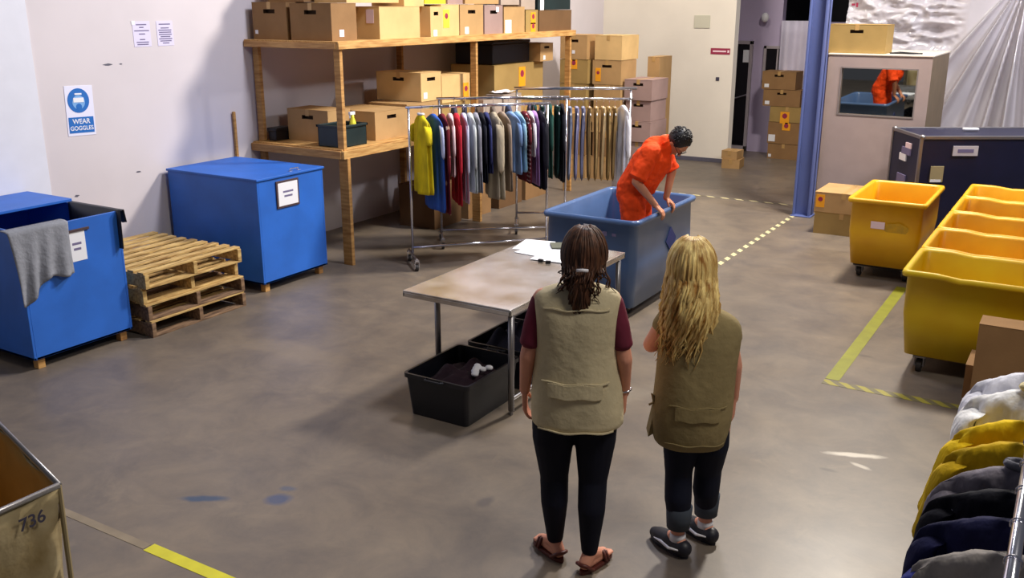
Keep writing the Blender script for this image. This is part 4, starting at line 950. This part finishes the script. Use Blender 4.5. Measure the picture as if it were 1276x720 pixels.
# ------------------------------------------------------------ plastic sheeting behind the cabinet
def sheet(x0, x1, y, z0, z1, f, nx=340, nz=200):
    b_ = MB(); rows = []
    for j in range(nz + 1):
        z_ = z0 + (z1 - z0) * j / nz
        rows.append([Vector((x0 + (x1 - x0) * i / nx, y + f(x0 + (x1 - x0) * i / nx, z_), z_)) for i in range(nx + 1)])
    b_.loft(rows, cap=False, closed=False); return b_
def fold(x, z_):
    cx, cz = -1.02, 3.1
    a = math.atan2(x - cx, cz - z_); r_ = math.hypot(x - cx, z_ - cz)
    f = .0
    for a0, w_, s_ in ((-.62, .03, .7), (-.42, .025, 1.1), (-.26, .03, .6), (-.14, .02, .9), (-.02, .022, 1.3), (.10, .03, .6), (.24, .025, 1.0), (.42, .03, 1.0), (.7, .05, .8)):
        f -= s_ * .30 * math.exp(-((a - a0) / w_) ** 2) * min(1, r_ / 1.2)
    if x < -1.7: 
        k = min(1, (-1.7 - x) / .4) * max(0, min(1, (z_ - 1.9) / .4))
        f += k * .34 * abs(noise.noise(Vector((x * 1.6 + z_, z_ * 5.0, 3.1)))) + k * .16 * abs(noise.noise(Vector((x * 5, z_ * 13, 8))))
    f += .03 * noise.noise(Vector((x * 3, z_ * 1.2, 1)))
    return f
o = sheet(-3.32, 1.4, 14.75, .05, 4.2, fold).build('plastic_sheet', M['sheet'], None, smooth=True)
tag(o, 'translucent white plastic sheeting hanging behind the cabinet and flight case', 'plastic sheeting')
b_ = MB(); b_.box(-3.22, -3.17, 14.60, 14.604, 2.62, 2.65); b_.box(-3.16, -3.13, 14.60, 14.604, 2.60, 2.66); b_.build('printed_mark', M['red'], o)
o = sheet(-5.02, -4.2, 17.45, .05, 2.36, lambda x, z_: .03 * math.sin(x * 26) + .02 * math.sin(x * 11 + z_), 60, 10).build('white_curtain', mat('lilac_white_curtain', (216, 210, 232), .6, vary=.05), None, smooth=True, solid=.004)
tag(o, 'pale white curtain hanging in the far recess behind the stacked boxes', 'curtain')
# ------------------------------------------------------------ people
def hand(mb, W, d, side, curl=.5, s=1.0, thumb=None, palm_n=None):
    """W wrist, d direction of the hand, side = unit vector towards the thumb, palm_n = direction the palm faces"""
    W, d, side = Vector(W), Vector(d).normalized(), Vector(side).normalized()
    side = (side - d * side.dot(d)).normalized()
    n = Vector(palm_n).normalized() if palm_n is not None else d.cross(side)
    n = (n - d * n.dot(d) - side * n.dot(side)); n = n.normalized() if n.length > 1e-4 else d.cross(side)
    pl = .088 * s
    for q in (-1, -.33, .33, 1):
        mb.limb([W + side * q * .014 * s, W + d * pl + side * q * .029 * s], [.015 * s, .0125 * s], 8)
    for k, (q, L_) in enumerate(((1, .070), (.36, .080), (-.3, .074), (-1, .056))):
        b0 = W + d * pl + side * q * .031 * s; a1 = curl * .5; a2 = curl * 1.1; a3 = curl * 1.6
        p1 = b0 + (d * math.cos(a1) + n * math.sin(a1)) * L_ * .45 * s
        p2 = p1 + (d * math.cos(a2) + n * math.sin(a2)) * L_ * .32 * s
        p3 = p2 + (d * math.cos(a3) + n * math.sin(a3)) * L_ * .25 * s
        mb.limb([b0, p1, p2, p3], [.0105 * s, .0095 * s, .0088 * s, .0075 * s], 8)
    b0 = W + d * .025 * s + side * .022 * s
    p1 = b0 + (d * .55 + side * .75 + n * .25).normalized() * .042 * s; p2 = p1 + (d * .85 + side * .3 + n * .4).normalized() * .032 * s
    mb.limb([b0, p1, p2], [.015 * s, .0115 * s, .009 * s], 8)
def head(mb, c, T, s=1.0):
    "c head centre; T rotation matrix (local +Y is the face)"
    c = Vector(c); Tm = T.to_4x4()
    def P(x, y, z_): return c + T @ Vector((x, y, z_)) * s
    mb.ball(c, (.076 * s, .094 * s, .112 * s), 20, 14, Tm)
    mb.ball(P(0, .030, -.055), (.052 * s, .056 * s, .062 * s), 16, 10, Tm)     # jaw
    mb.limb([P(0, .088, .006), P(0, .108, -.026)], [.010 * s, .0145 * s], 8)      # nose
    mb.limb([P(-.024, .086, -.062), P(0, .094, -.062), P(.024, .086, -.062)], [.006 * s, .009 * s, .006 * s], 8)   # lips
    mb.ball(P(0, .068, -.098), .019 * s, 8, 6)                                # chin
    for q in (-1, 1):
        mb.ball(P(q * .032, .083, .008), .0125 * s, 8, 6)                      # eyes under lids
        mb.limb([P(q * .05, .076, .03), P(q * .018, .088, .032)], [.006 * s, .007 * s], 6)   # brow
        mb.ball(P(q * .078, .0, -.005), (.010 * s, .020 * s, .031 * s), 10, 8, Tm)   # ears
def strands(m, parent, c, s, count, a_rng, zend, wave, rad, mid=None, seed=1, name='hair', spread=1.0, off=1.06, tail=None):
    rnd = random.Random(seed); b_ = MB(); c = Vector(c)
    b_.ball(c + Vector((0, -.008, .012)), (.084 * s, .100 * s, .112 * s), 20, 14)
    for k in range(count):
        a = rnd.uniform(*a_rng); ze = zend + rnd.uniform(-.04, .09); ph = rnd.uniform(0, 6); jx = rnd.uniform(-.035, .035); amp = wave * rnd.uniform(.5, 1.2)
        pts, rd = [], []; n1 = 7; lay = rnd.uniform(.98, 1.10)
        dx, dy = math.sin(a), -math.cos(a)
        for q in range(n1):
            phi = R(12 + 86 * q / (n1 - 1)); o_ = off * lay
            pts.append(c + Vector((.086 * s * o_ * math.sin(phi) * dx, .104 * s * o_ * math.sin(phi) * dy - .004, .014 + .114 * s * o_ * math.cos(phi))))
        p0 = pts[-1]; n2 = 9
        for q in range(1, n2 + 1):
            v = q / n2; z_ = p0.z + (ze - p0.z) * v
            x = p0.x * (1 + (spread - 1) * v); y = p0.y - .015 * v + (-.04 if tail is None else -.03) * math.sin(PI * min(1, v * 1.3)) * (.3 + .7 * (dy < 0))
            if tail is not None:
                g = max(0, min(1, (v - .0) / .35)); x = x * (1 - tail * g) + jx * v
            pts.append(Vector((x + amp * math.sin(v * 11 + ph) * (.3 + v), y + amp * .7 * math.cos(v * 10 + ph), z_)))
        nn = len(pts)
        rd = [rad * (1.0 if q < nn - 4 else (nn - q) / 4.5) * rnd.uniform(.85, 1.15) for q in range(nn)]
        b_.tube(pts, rd, 5)
    return b_.build(name, m, parent, smooth=True)
def foot_mesh(mb, ankle, toe_dir, s=1.0, lift=.02):
    A_ = Vector(ankle); d = Vector(toe_dir).normalized()
    heel = Vector((A_.x, A_.y, lift + .03)) - d * .035
    ball_ = Vector((A_.x, A_.y, lift + .018)) + d * .115 * s
    mb.limb([A_, heel], [.036, .033], 10); mb.limb([heel, ball_], [.032, .03], 10); mb.limb([A_ + d * .01, ball_], [.036, .026], 10)
    sd = Vector((-d.y, d.x, 0))
    for q in range(5):
        b0 = ball_ + sd * (q - 2) * .014; mb.limb([b0, b0 + d * (.052 - .006 * abs(q - 1)) - Vector((0, 0, .006))], [.012, .0085], 8)
def sole_outline(t, name, c, d, m, L_=.25, W0=.046, z0=0, z1=.018, n=24):
    d = Vector((d[0], d[1], 0)).normalized(); sd = Vector((-d.y, d.x, 0)); c = Vector(c)
    def ring(z_, k=1.0):
        out = []
        for i in range(n):
            a = 2 * PI * i / n; f = math.cos(a); wd = W0 * (.82 + .22 * (f > 0) * f + .06 * f)
            out.append(c + d * f * L_ / 2 * k + sd * math.sin(a) * wd * k + Vector((0, 0, z_)))
        return out
    b_ = MB(); b_.loft([ring(z0), ring(z1)]); return b_.build(name, m, t, bevel=.003)

# --- woman with brown hair (local +Y faces away from the camera, her back is towards us)
P1 = thing('person', 'person with long brown hair in a clip, khaki vest, burgundy sleeves and dark leggings', 'person', (-1.90, 3.70, 0), R(27))
b_ = MB()
hc = Vector((.028, .02, 1.555))
head(b_, hc, Matrix.Rotation(R(-6), 3, 'X'))
b_.limb([(.022, .0, 1.50), (.01, -.015, 1.40)], [.055, .06])
b_.limb([(0, -.01, 1.36), (0, 0, 1.2), (0, .0, 1.05), (0, 0, .9)], [.10, .115, .11, .135])
b_.limb([(-.15, -.01, 1.36), (.15, -.01, 1.36)], [.055, .055])
# arms
for q in (-1, 1):
    sh = Vector((q * .165, -.01, 1.34)); el = Vector((q * .222, -.03, 1.09)); wr = Vector((q * .238, .03, .90)); 
    if q > 0: wr = Vector((.232, .05, .895))
    b_.limb([sh, el, wr], [.045, .037, .026])
    hand(b_, wr, (q * -.02, .12, -1), (0, 1, -.05) if True else 0, .45, 1.0, palm_n=(-q, 0, 0))
# legs
ank = {}
for q, ax, ay in ((-1, -.085, .04), (1, .085, -.06)):
    b_.limb([(q * .085, 0, .88), (q * .09, .0, .62)], [.095, .08]); b_.limb([(q * .09, 0, .62), (q * .085, .01 + ay * .4, .45), (ax, ay, .09)], [.078, .056, .034])
    foot_mesh(b_, (ax, ay, .085), ((-.55, .80) if q < 0 else (.50, .70)) + (0,))
b_.build('body', M['skin'], P1, voxel=.006, sm=3)
# leggings
b_ = MB()
for q, ax, ay in ((-1, -.085, .04), (1, .085, -.06)):
    b_.limb([(q * .088, -.01, .86), (q * .100, -.005, .68), (q * .093, .012 + ay * .4, .46), (q * .090, ay * .7 - .018, .33), (ax, ay, .115)], [.116, .100, .070, .067, .042], 16)
b_.limb([(-.06, -.01, .86), (.06, -.01, .86)], [.12, .12], 16)
b_.build('leggings', M['legging'], P1, voxel=.008, sm=4)
# shirt sleeves
for q in (-1, 1):
    b_ = MB(); b_.limb([(q * .165, -.01, 1.345), (q * .190, -.02, 1.25), (q * .208, -.028, 1.17)], [.050, .052, .049], 16); b_.tube([(q * .203, -.027, 1.19), (q * .212, -.03, 1.15)], [.050, .051], 16)
    b_.build('shirt_sleeve', M['burg'], P1, voxel=.008, sm=4)
def vest(P, m, zt, zh, prof, pocket=True, seed=0, cy=0):
    b_ = MB(); rings = []
    for k, (z_, a, b, cx, yy) in enumerate(prof):
        ring = superellipse(cx, yy, z_, a, b, 56, 2.35, 0)
        out = []
        for p in ring:
            nz = noise.noise(Vector((p.x * 7 + seed, p.y * 7, z_ * 3.2))) * .012 + noise.noise(Vector((p.x * 16, p.y * 16, z_ * 22 + seed))) * .004
            e = Vector((p.x - cx, p.y - yy, 0)).normalized(); out.append(p + e * nz * min(1, k / 3) + Vector((0, 0, nz * .5 * (k < 2))))
        rings.append(out)
    b_.loft(rings[::-1]); return b_.build('vest', m, P, smooth=True, sub=1)
prof1 = [(.755, .208, .150, .014, .0), (.765, .217, .158, .014, 0), (.82, .216, .158, .012, 0), (.90, .210, .155, .008, 0), (1.00, .200, .146, .005, 0), (1.10, .194, .138, .003, 0), (1.20, .197, .135, .002, -.004),
         (1.28, .200, .128, .002, -.008), (1.34, .202, .116, .002, -.01), (1.38, .198, .098, .003, -.012), (1.405, .180, .080, .004, -.014), (1.425, .130, .066, .008, -.016), (1.442, .078, .058, .014, -.016)]
v1 = vest(P1, M['vest'], 1.45, .735, prof1, seed=2)
def ring_y(prof, x, z_):
    for (z0, a0, b0, c0_, y0), (z1, a1, b1, c1_, y1) in zip(prof, prof[1:]):
        if z0 <= z_ <= z1:
            f = (z_ - z0) / (z1 - z0); a, b, c, y = a0 + (a1 - a0) * f, b0 + (b1 - b0) * f, c0_ + (c1_ - c0_) * f, y0 + (y1 - y0) * f
            return y - b * max(0, 1 - (abs(x - c) / a) ** 2.35) ** (1 / 2.35)
    return 0
def vest_patch(v, m, prof, x0, x1, z0, z1, name, off=.012, th=.006):
    b_ = MB(); nx, nz = 14, 5; F, Bk = [], []
    for j in range(nz + 1):
        z_ = z0 + (z1 - z0) * j / nz; row = []
        for i in range(nx + 1):
            x = x0 + (x1 - x0) * i / nx; row.append(Vector((x, ring_y(prof, x, z_) - off, z_ + .004 * math.sin(i * .9))))
        F.append(row); Bk.append([p + Vector((0, th + off, 0)) for p in row])
    b_.loft(F, cap=False, closed=False); b_.loft(Bk, cap=False, closed=False)
    for a, c in ((F[0], Bk[0]), (F[-1], Bk[-1])): b_.loft([a, c], cap=False, closed=False)
    b_.loft([[r_[0] for r_ in F], [r_[0] for r_ in Bk]], cap=False, closed=False); b_.loft([[r_[-1] for r_ in F], [r_[-1] for r_ in Bk]], cap=False, closed=False)
    return b_.build(name, m, v, smooth=False)
vest_patch(v1, M['vest'], prof1, -.125, .125, .935, 1.0, 'pocket_flap', .014)
vest_patch(v1, M['vest'], prof1, -.155, .155, 1.0, 1.006, 'seam', .010)
vest_patch(v1, M['vest'], prof1, -.17, .18, .765, .77, 'seam', .009)
vest_patch(v1, M['vest'], prof1, -.15, .15, 1.345, 1.351, 'seam', .009)
strands(M['hair_br'], P1, hc, 1.04, 360, (R(-105), R(105)), 1.285, .005, .0055, seed=3, tail=.60)
strands(M['hair_br'], P1, hc + Vector((0, -.012, -.02)), 1.0, 30, (R(-95), R(95)), 1.40, .014, .004, seed=9, name='loose_locks', tail=.1, spread=1.25)
b_ = MB(); b_.tube([(-.004, -.146, 1.537), (.02, -.152, 1.540), (.046, -.146, 1.537)], .0075, 8); b_.build('hair_clip', M['white'], P1, smooth=True)
b_ = MB(); b_.tube([(.232 + .030 * math.cos(a), .048 + .030 * math.sin(a), .905 + .006 * math.cos(a)) for a in [2 * PI * i / 16 for i in range(17)]], .0055, 6); b_.build('bracelet', M['chrome'], P1, smooth=True)
for q, (c, d) in enumerate((((-.085, .04), (-.55, .80)), ((.085, -.06), (.50, .70)))):
    dv = Vector((*d, 0)).normalized(); cc = Vector((c[0], c[1], 0)) + dv * .055
    so = sole_outline(P1, 'sandal_sole', cc, dv, M['sandal'], .255, .047, .0, .02)
    b_ = MB(); sd = Vector((-dv.y, dv.x, 0)); ctr = Vector((c[0], c[1], 0))
    for f, h_ in ((.105, .062), (.085, .068)):
        b_.tube([ctr + dv * f + sd * .045 + Vector((0, 0, .018)), ctr + dv * (f - .005) + sd * .03 + Vector((0, 0, h_)), ctr + dv * (f - .005) - sd * .03 + Vector((0, 0, h_)), ctr + dv * f - sd * .045 + Vector((0, 0, .018))], .009, 8)
    b_.tube([ctr - dv * .02 + sd * .040 + Vector((0, 0, .02)), ctr - dv * .062 + sd * .026 + Vector((0, 0, .055)), ctr - dv * .074 + Vector((0, 0, .06)), ctr - dv * .062 - sd * .026 + Vector((0, 0, .055)), ctr - dv * .02 - sd * .040 + Vector((0, 0, .02))], .010, 8)
    b_.build('sandal_strap', M['sandal'], so, smooth=True)

# --- blonde woman
P2 = thing('person', 'person with long wavy blonde hair, khaki vest, cuffed dark jeans and black shoes', 'person', (-1.45, 4.10, 0), R(26))
b_ = MB(); hc2 = Vector((-.055, .02, 1.465))
head(b_, hc2, Matrix.Rotation(R(12), 3, 'Z'), .98)
b_.limb([(-.05, .0, 1.39), (-.03, -.01, 1.27)], [.052, .058])
b_.limb([(-.015, 0, 1.24), (-.01, 0, 1.08), (0, .0, .93), (0, 0, .80)], [.095, .105, .105, .125]); b_.limb([(-.15, 0, 1.20), (.11, 0, 1.20)], [.045, .045])
# left arm folded in front, elbow out; right arm hangs
b_.limb([(-.155, .0, 1.225), (-.225, .02, 1.09), (-.06, .19, 1.10)], [.048, .040, .028]); hand(b_, (-.06, .19, 1.10), (1, .25, .05), (0, .1, 1), .5, .95, palm_n=(0, -1, 0))
b_.limb([(.125, .0, 1.17), (.172, .0, 1.0), (.182, .04, .82)], [.044, .035, .025]); hand(b_, (.182, .04, .82), (-.02, .15, -1), (0, 1, 0), .45, .95, palm_n=(-1, 0, 0))
legs2 = ((-.055, -.03, .03), (.10, .10, .14))
for (hx_, ax, ay) in ((-.065, -.055, -.03), (.085, .095, .11)):
    b_.limb([(hx_, 0, .78), (hx_, .0, .60)], [.09, .085]); b_.limb([(hx_, 0, .60), (hx_, ay * .4 + .01, .42), (ax, ay, .09)], [.075, .054, .034])
    foot_mesh(b_, (ax, ay, .085), (-.62, .78, 0), .95)
b_.build('body', M['skin'], P2, voxel=.006, sm=3)
b_ = MB()
for (hx_, ax, ay) in ((-.065, -.055, -.03), (.085, .095, .11)):
    b_.limb([(hx_ * .8, -.01, .76), (hx_ * .98, -.005, .60), (hx_, ay * .4 + .01, .43), (hx_ * .98 + .0, ay * .75 - .01, .31), (ax, ay, .20)], [.098, .088, .068, .068, .056], 16)
b_.limb([(-.04, -.01, .76), (.03, -.01, .76)], [.10, .10], 16)
b_.build('jeans', M['denim'], P2, voxel=.008, sm=4)
for (hx_, ax, ay) in ((-.065, -.055, -.03), (.085, .095, .11)):
    b_ = MB(); b_.loft([[Vector((ax + (r_) * math.cos(2 * PI * i / 24), ay + r_ * math.sin(2 * PI * i / 24), z_)) for i in range(24)] for r_, z_ in ((.050, .15), (.058, .147), (.062, .20), (.066, .262), (.058, .265))]); b_.build('jeans_cuff', M['cuff'], P2, smooth=True)
prof2 = [(.595, .160, .128, -.02, .0), (.61, .174, .14, -.02, 0), (.67, .186, .148, -.022, 0), (.75, .190, .150, -.018, 0), (.86, .188, .144, -.012, 0), (.95, .186, .136, -.008, 0), (1.05, .187, .130, -.006, 0), (1.13, .192, .124, -.004, 0),
         (1.18, .194, .112, -.004, 0), (1.225, .186, .094, -.008, -.002), (1.255, .160, .076, -.016, -.003), (1.285, .115, .064, -.03, -.004), (1.305, .078, .056, -.04, -.004)]
v2 = vest(P2, M['vest2'], 1.32, .6, prof2, seed=7)
vest_patch(v2, M['vest2'], prof2, -.11, .10, .77, .835, 'pocket_flap', .012); vest_patch(v2, M['vest2'], prof2, -.14, .13, .835, .840, 'seam', .009); vest_patch(v2, M['vest2'], prof2, -.15, .13, .64, .644, 'seam', .008)
b_ = MB(); b_.limb([(-.135, 0, 1.235), (-.165, .01, 1.19)], [.066, .062], 16); b_.build('vest_shoulder', M['vest2'], v2, voxel=.008, sm=3)
b_ = MB(); b_.limb([(.11, 0, 1.19), (.140, 0, 1.15)], [.060, .058], 16); b_.build('vest_shoulder', M['vest2'], v2, voxel=.008, sm=3)
b_ = MB(); b_.loft([[Vector((-.19 + q, y, z_)) for (q, y, z_) in row] for row in (((0, -.04, .66), (.004, -.04, .78), (-.004, .04, .78), (-.01, .04, .66)), ((-.035, -.05, .64), (-.012, -.04, .77), (-.018, .04, .77), (-.04, .05, .64)))]); b_.build('side_tab', M['vest2'], v2)
b_ = MB(); b_.tube([(-.195, -.03, .83), (-.215, -.04, .86), (-.205, -.045, .82), (-.225, -.03, .80)], .006, 6); b_.build('side_tie', M['vest2'], v2)
strands(M['hair_bl'], P2, hc2, 1.12, 320, (R(-115), R(115)), 1.09, .024, .0080, seed=5, spread=1.12)
strands(M['hair_bl'], P2, hc2 + Vector((0, -.01, -.01)), 1.12, 50, (R(-100), R(100)), 1.06, .020, .006, seed=11, name='loose_curls', spread=1.2)
for q, (ax, ay) in enumerate(((-.055, -.03), (.095, .11))):
    dv = Vector((-.62, .78, 0)).normalized(); sd = Vector((-dv.y, dv.x, 0)); c = Vector((ax, ay, 0))
    so = sole_outline(P2, 'shoe_sole', c + dv * .055, dv, M['white'] if False else M['shoe'], .265, .048, 0, .022)
    b_ = MB(); b_.limb([c - dv * .045 + Vector((0, 0, .045)), c + dv * .05 + Vector((0, 0, .05)), c + dv * .13 + Vector((0, 0, .038)), c + dv * .165 + Vector((0, 0, .034))], [.043, .046, .040, .030], 14)
    b_.build('shoe_upper', M['shoe'], so, voxel=.006, sm=3)
    b_ = MB()
    for s_ in (-1, 1): b_.tube([c - dv * .05 + sd * s_ * .040 + Vector((0, 0, .05)), c + dv * .01 + sd * s_ * .050 + Vector((0, 0, .038)), c + dv * .07 + sd * s_ * .047 + Vector((0, 0, .045)), c + dv * .13 + sd * s_ * .040 + Vector((0, 0, .035))], [.004, .008, .008, .003], 8)
    b_.build('white_stripe', M['white'], so, smooth=True)
    b_ = MB(); b_.tube([c + Vector((0, 0, .075)), c + Vector((0, 0, .112))], [.041, .039], 20); b_.build('sock', M['white'], P2, smooth=True)

# --- person in orange bending over in the tub; local +Y is the facing direction (towards +x of the room)
PX, PY = -3.48, 7.90
P3 = thing('person', 'person in an orange coverall and glasses bending over inside the blue tub', 'person', (PX, PY, 0), R(-82))
FZ = .135
pel = Vector((0, -.02, 1.02)); chest = Vector((0, .12, 1.30)); neck = Vector((0, .25, 1.47))
Th = Matrix.Rotation(R(-68), 3, 'X')      # face turned down
hc3 = Vector((.0, .365, 1.485))
b_ = MB()
head(b_, hc3, Matrix.Rotation(R(-18), 3, 'Z') @ Th, 1.04)
b_.limb([neck, hc3 + Vector((0, -.06, -.02))], [.062, .055]); b_.limb([pel, chest, neck], [.12, .125, .075])
b_.limb([Vector((-.15, .17, 1.41)), Vector((.15, .17, 1.41))], [.06, .06])
arms = {}
# local +X = right of the facing direction = towards the camera
for q, sh, el, wr in ((1, (.19, .17, 1.40), (.245, .07, 1.15), (.19, .235, .945)), (-1, (-.19, .18, 1.40), (-.22, .27, 1.19), (-.13, .25, .955))):
    b_.limb([sh, el, wr], [.055, .042, .029]); hand(b_, wr, (0, .75, -.66), (-q, .1, 0), .95, 1.0, palm_n=(0, -.3, -1))
for q in (-1, 1):
    b_.limb([(q * .1, -.02, 1.0), (q * .11, .03, .60), (q * .11, -.04, FZ + .08)], [.09, .06, .042]); foot_mesh(b_, (q * .11, -.05, FZ + .09), (0, 1, 0), 1.0, FZ + .02)
b_.build('body', M['skin_d'], P3, voxel=.006, sm=3)
b_ = MB()
b_.limb([pel + Vector((-.06, 0, -.02)), pel + Vector((.06, 0, -.02))], [.145, .145], 18)
b_.limb([pel + Vector((-.06, 0, .02)), Vector((-.07, .03, 1.15)), Vector((-.085, .12, 1.32))], [.145, .13, .135], 18)
b_.limb([pel + Vector((.06, 0, .02)), Vector((.07, .04, 1.15)), Vector((.085, .13, 1.32))], [.145, .145, .145], 18); b_.limb([(0, .08, 1.1), (0, .2, 1.3)], [.12, .12], 16)
b_.limb([(-.13, .16, 1.40), (.13, .16, 1.40)], [.088, .088], 16); b_.limb([(0, .16, 1.40), (0, .255, 1.455)], [.125, .092], 16)
for q in (-1, 1):
    b_.limb([(q * .09, -.01, .98), (q * .11, .03, .62), (q * .11, -.03, FZ + .12)], [.125, .095, .075], 16)
for sh, e in (((.18, .17, 1.40), (.235, .10, 1.225)), ((-.18, .18, 1.40), (-.215, .235, 1.24))):
    b_.limb([sh, e], [.086, .080], 16); d_ = (Vector(e) - Vector(sh)).normalized(); b_.tube([Vector(e), Vector(e) + d_ * .05], [.080, .085], 16)
o = b_.build('coverall', M['orange'], P3, voxel=.009, sm=5)
tx = bpy.data.textures.new('wrinkle', 'CLOUDS'); tx.noise_scale = .09
dm = o.modifiers.new('wrinkles', 'DISPLACE'); dm.texture = tx; dm.strength = .03; dm.mid_level = .5
b_ = MB(); b_.tube([neck + Vector((.085 * math.cos(a), .0 + .06 * math.sin(a), .0 + .035 * math.sin(a))) for a in [2 * PI * i / 20 for i in range(21)]], .014, 8); b_.build('collar', M['orange'], P3, smooth=True)
b_ = MB(); Tr = (Matrix.Rotation(R(-18), 3, 'Z') @ Th)
b_.ball(hc3 + Tr @ Vector((0, -.022, .030)), (.096, .102, .110), 20, 14, Tr.to_4x4())
rn = random.Random(4)
for k in range(220):
    a = rn.uniform(0, 2 * PI); ph = rn.uniform(0, R(100)); v = Vector((math.sin(ph) * math.cos(a), math.sin(ph) * math.sin(a), math.cos(ph)))
    if v.y > .55 and v.z < .5: continue
    p0 = Vector((v.x * .094, v.y * .10 - .022, v.z * .108 + .030)); p1 = p0 + v * .006 + Vector((rn.uniform(-.008, .008), rn.uniform(-.008, .008), -.006))
    b_.tube([hc3 + Tr @ p0, hc3 + Tr @ p1], [.010, .004], 5)
b_.build('hair', M['hair_bk'], P3, smooth=True)
b_ = MB()
for q in (-1, 1):
    b_.tube([hc3 + Tr @ Vector((q * .034 + .026 * math.cos(a), .108, .004 + .020 * math.sin(a))) for a in [2 * PI * i / 16 for i in range(17)]], .0035, 6)
    b_.tube([hc3 + Tr @ Vector((q * .060, .106, .008)), hc3 + Tr @ Vector((q * .084, .02, .006))], .003, 6)
b_.tube([hc3 + Tr @ Vector((-.010, .110, .008)), hc3 + Tr @ Vector((.010, .110, .008))], .003, 6)
b_.build('glasses', M['black_pl'], P3, smooth=True)
for q in (-1, 1):
    so = sole_outline(P3, 'shoe_sole', (q * .11, 0, FZ), (0, 1, 0), M['shoe'], .28, .05, 0, .025)
    b_ = MB(); b_.limb([(q * .11, -.09, FZ + .05), (q * .11, .02, FZ + .055), (q * .11, .10, FZ + .04)], [.045, .05, .036], 12); b_.build('shoe_upper', M['shoe'], so, voxel=.008, sm=3)
